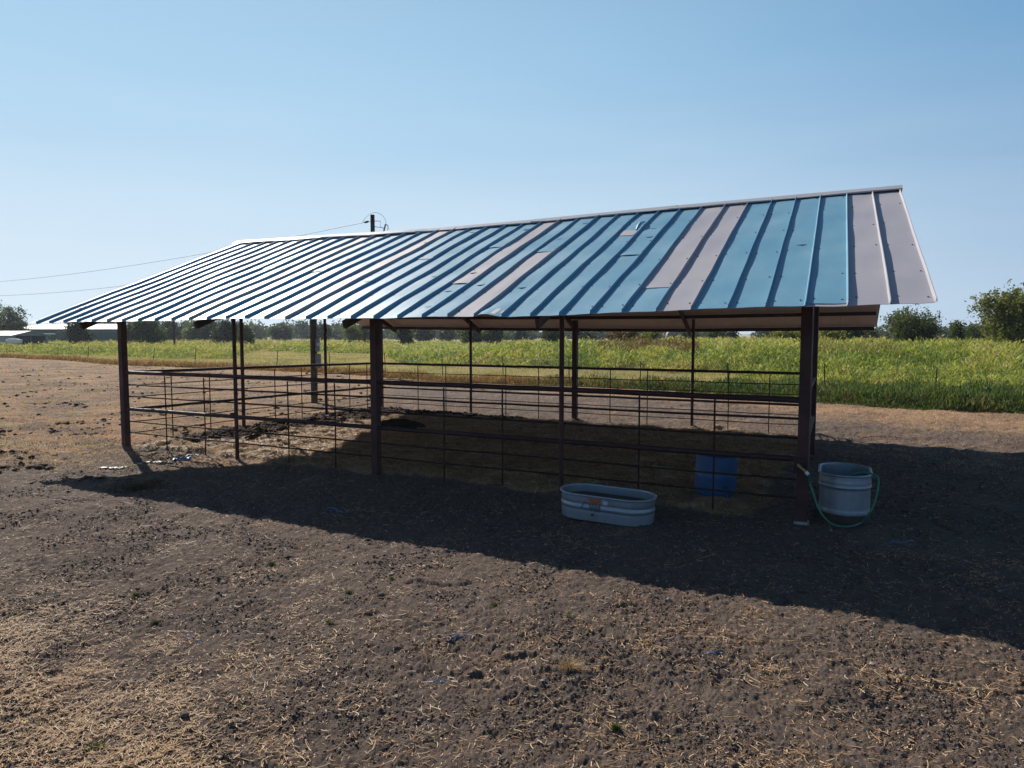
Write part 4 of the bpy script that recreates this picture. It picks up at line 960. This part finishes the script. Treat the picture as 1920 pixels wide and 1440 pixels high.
def twine(px, py, size, mat, label, seed, name="twine_scrap", strands=3, r0=.004, L=1.0, cat="twine"):
    size *= .75; r0 *= .75; x0, y0, _ = at(px, py); rs = random.Random(seed); mb = MB()
    for k in range(strands):
        a = rs.uniform(-.5, .5) + (0 if k % 2 else .9) * (rs.random() < .5); p = [rs.uniform(-.3, .3) * size, rs.uniform(-.3, .3) * size]; pts = []
        for j in range(7):
            X, Y = x0 + p[0], y0 + p[1]; z = float(height(np.array([X]), np.array([Y]))[0]); pts.append((X, Y, z + r0 + rs.uniform(0, .008)))
            a += rs.uniform(-.7, .7); p[0] += math.cos(a) * size * .2 * L * (1 if k % 2 else -1); p[1] += math.sin(a) * size * .2
        mb.tube(catmull(pts, 3), r0, 5)
    o = mb.build(name, mat, smooth=True); tag(o, label, cat, "twine scraps on the dirt"); return o
twine(862, 1192, .16, M_twine, "tangled blue twine scrap, centre of the foreground dirt", 1, strands=5, r0=.0026)
twine(819, 1272, .09, M_twine, "small bright blue twine knot left of the dry hay clump", 2, strands=5, r0=.0035)
twine(362, 1197, .11, M_twine, "thin blue twine scrap left of centre in the foreground", 3, strands=3, r0=.003)
twine(1343, 1228, .10, M_twine, "faint blue twine scrap right of the dry hay clump", 4, strands=3, r0=.003)
twine(628, 958, .22, M_twine, "blue twine scrap in the shade below the middle front post", 5, strands=4, r0=.005)
twine(1690, 1018, .18, M_twine, "blue twine scrap in the shade right of the galvanised tank", 6, strands=3, r0=.004)
twine(345, 1240, .24, M_pink, "long pink twine strand in the lower left foreground", 7, strands=2, r0=.003, L=1.6)
twine(95, 1293, .14, M_pink, "short red twine strand near the lower left corner", 8, strands=2, r0=.003, L=1.3)
twine(165, 946, .5, M_pink, "pale pink twine strand at the tip of the roof shadow", 9, strands=2, r0=.007, L=1.4)
twine(815, 1386, .16, M_gtwine, "faded green twine strand near the bottom edge", 10, strands=1, r0=.004, L=1.5)
twine(1652, 820, .55, M_pink, "red twine scraps on the sunny dirt behind the galvanised tank", 11, strands=5, r0=.008, L=1.3)
twine(1778, 868, .35, M_gtwine, "pale green twine tangle just inside the far shadow edge", 12, strands=6, r0=.006, L=1.2)
def sheetbit(px, py, w_, d_, mat, label, seed, name="plastic_scrap", hh=.028):
    x0, y0, _ = at(px, py); rs = np.random.RandomState(seed); n1, n2 = 12, 8; X, Y = np.meshgrid(np.linspace(-.5, .5, n1), np.linspace(-.5, .5, n2), indexing='ij')
    X = X * w_ * (1 + .2 * rs.randn(n1, n2) * .5); Y = Y * d_ * (1 + .5 * rs.randn(n1, n2) * .5) + X * .12; gx, gy = (X + x0).ravel(), (Y + y0).ravel()
    Z = (height(gx, gy) + .008 + hh * rs.rand(n1 * n2) ** 2)
    i = (np.arange(n1 - 1)[:, None] * n2 + np.arange(n2 - 1)[None]); f = np.stack([i, i + 1, i + n2 + 1, i + n2], -1).reshape(-1, 4)
    o = npmesh(name, np.stack([gx, gy, Z], 1), f, mat); s2 = o.modifiers.new("solid", 'SOLIDIFY'); s2.thickness = .003; tag(o, label, "plastic scrap"); return o
sheetbit(340, 863, .30, .16, M_bag, "crumpled blue plastic bag at the pen edge by the far corner post", 1, hh=.05)
sheetbit(292, 869, .55, .16, M_pale, "torn whitish plastic strip beside the crumpled blue bag", 2)
sheetbit(362, 856, .22, .10, M_pale, "small whitish plastic bit just right of the crumpled blue bag", 3)
sheetbit(212, 878, .42, .16, M_pale, "torn whitish plastic strip left of the corner post shadow", 4)
def rock(px, py, s3, mat, label, seed, name="stone"):
    x0, y0, _ = at(px, py); bm = bmesh.new(); bmesh.ops.create_icosphere(bm, subdivisions=1 if name == 'dirt_clod' else 2, radius=1); rs = random.Random(seed)
    for v in bm.verts: v.co = Vector((v.co.x * s3[0], v.co.y * s3[1], v.co.z * s3[2])) * (1 + rs.uniform(-.22, .22))
    me = bpy.data.meshes.new(name); bm.to_mesh(me); bm.free(); me.materials.append(mat); o = bpy.data.objects.new(name, me); COL.objects.link(o)
    o.location = (x0, y0, float(height(np.array([x0]), np.array([y0]))[0]) + s3[2] * .4); o.rotation_euler = (.2, .1, rs.uniform(0, 3)); tag(o, label, "stone" if name == "stone" else "clod"); return o
M_stone = simple("stone", (.28, .25, .22), (.18, .16, .14), .9, 0, 20)
rock(345, 1346, (.048, .03, .026), simple("clod_dark", (.15, .11, .085), None, .95, 0, 30), "large dark dirt clod casting a shadow, lower left foreground", 1, "dirt_clod")
rock(1636, 1244, (.035, .022, .012), M_stone, "flat pale stone on the right of the foreground dirt", 2)
rock(1255, 1124, (.025, .02, .018), M_stone, "small pale stone just below the roof shadow edge", 3)
rock(795, 1063, (.04, .02, .012), M_stone, "flat pale stone left of centre near the roof shadow edge", 4)
rock(735, 1076, (.05, .018, .01), M_stone, "thin flat pale stone beside a green sprout", 5)
rock(1345, 803, (.14, .08, .07), simple("tan_lump", (.35, .24, .15), None, .9, 0, 12), "tan lump lying by the back fence rods", 6)
# dry hay clump and brush pile
def clump(px, py, w_, h_, n, pal, label, seed, name, wb=.003, lean=1.6, cat="clump", group=None):
    x0, y0, _ = at(px, py); r_ = np.random.RandomState(seed); a = r_.rand(n) * 6.28; q = np.clip(np.abs(r_.randn(n)), 0, 1.8) * w_ * .22; X = x0 + np.cos(a) * q; Y = y0 + np.sin(a) * q * .8
    o = blades(name, X, Y, h_ * (.4 + .8 * r_.rand(n)) * np.exp(-(q / w_) ** 2 * 2), np.full(n, wb), pick(r_, pal, r_.rand(n)), lean, seed, Z=height(X, Y), mat=M_straw); tag(o, label, cat, group); return o
clump(1068, 1258, .16, .06, 420, [(.28, .18, .09), (.44, .30, .17), (.58, .43, .27)], "small heap of tan dry hay on the foreground dirt", 41, "hay_clump", .0025, 2.6)
clump(262, 916, .9, .15, 420, [(.03, .02, .012), (.07, .045, .025), (.16, .11, .06)], "dry brushy weed pile in the left tip of the roof shadow", 42, "brush_pile", .007, 2.2)
SPR = [(180, 1404, .16, "green grass tuft near the bottom left corner"), (255, 1118, .12, "green sprout at left in the foreground straw"), (290, 1170, .09, "green sprout above the thin blue twine scrap"), (655, 1116, .09, "green sprout left of centre in the foreground"),
       (735, 1087, .07, "green sprout below the thin flat pale stone"), (927, 1133, .09, "green sprout above the tangled blue twine"), (1065, 1160, .06, "green sprout above the dry hay clump"), (618, 1172, .10, "green sprout left of the tangled blue twine"),
       (1155, 1373, .07, "green sprout near the bottom right of centre"), (510, 1056, .10, "faint green sprout below the left shadow edge"), (208, 838, .16, "green weeds at the foot of the far corner post"), (122, 860, .16, "green sprout in the sunny yard left of the corner post")]
for k, (a, b, s2, lb) in enumerate(SPR):
    clump(a, b, s2, .035, 110, [(.06, .09, .02), (.11, .15, .04), (.19, .20, .08)], lb, 60 + k, "weed_tuft", .004, .9, "weed tuft", "green sprouts in the dirt")

# ================================================================ AIR
hm = bpy.data.materials.new("haze_air"); hm.use_nodes = True; ht = hm.node_tree; ht.nodes.clear()
hv = ht.nodes.new("ShaderNodeVolumePrincipled"); hv.inputs["Color"].default_value = (.74, .84, .97, 1); hv.inputs["Density"].default_value = 0.00028; hv.inputs["Anisotropy"].default_value = .3
hout = ht.nodes.new("ShaderNodeOutputMaterial"); ht.links.new(hv.outputs[0], hout.inputs[1])
mb = MB(); mb.box((0, 0, 6.0), (9000, 9000, 14.5)); hz = mb.build("haze", hm); tag(hz, "thin bluish air haze over the pasture", "haze", kind='stuff')
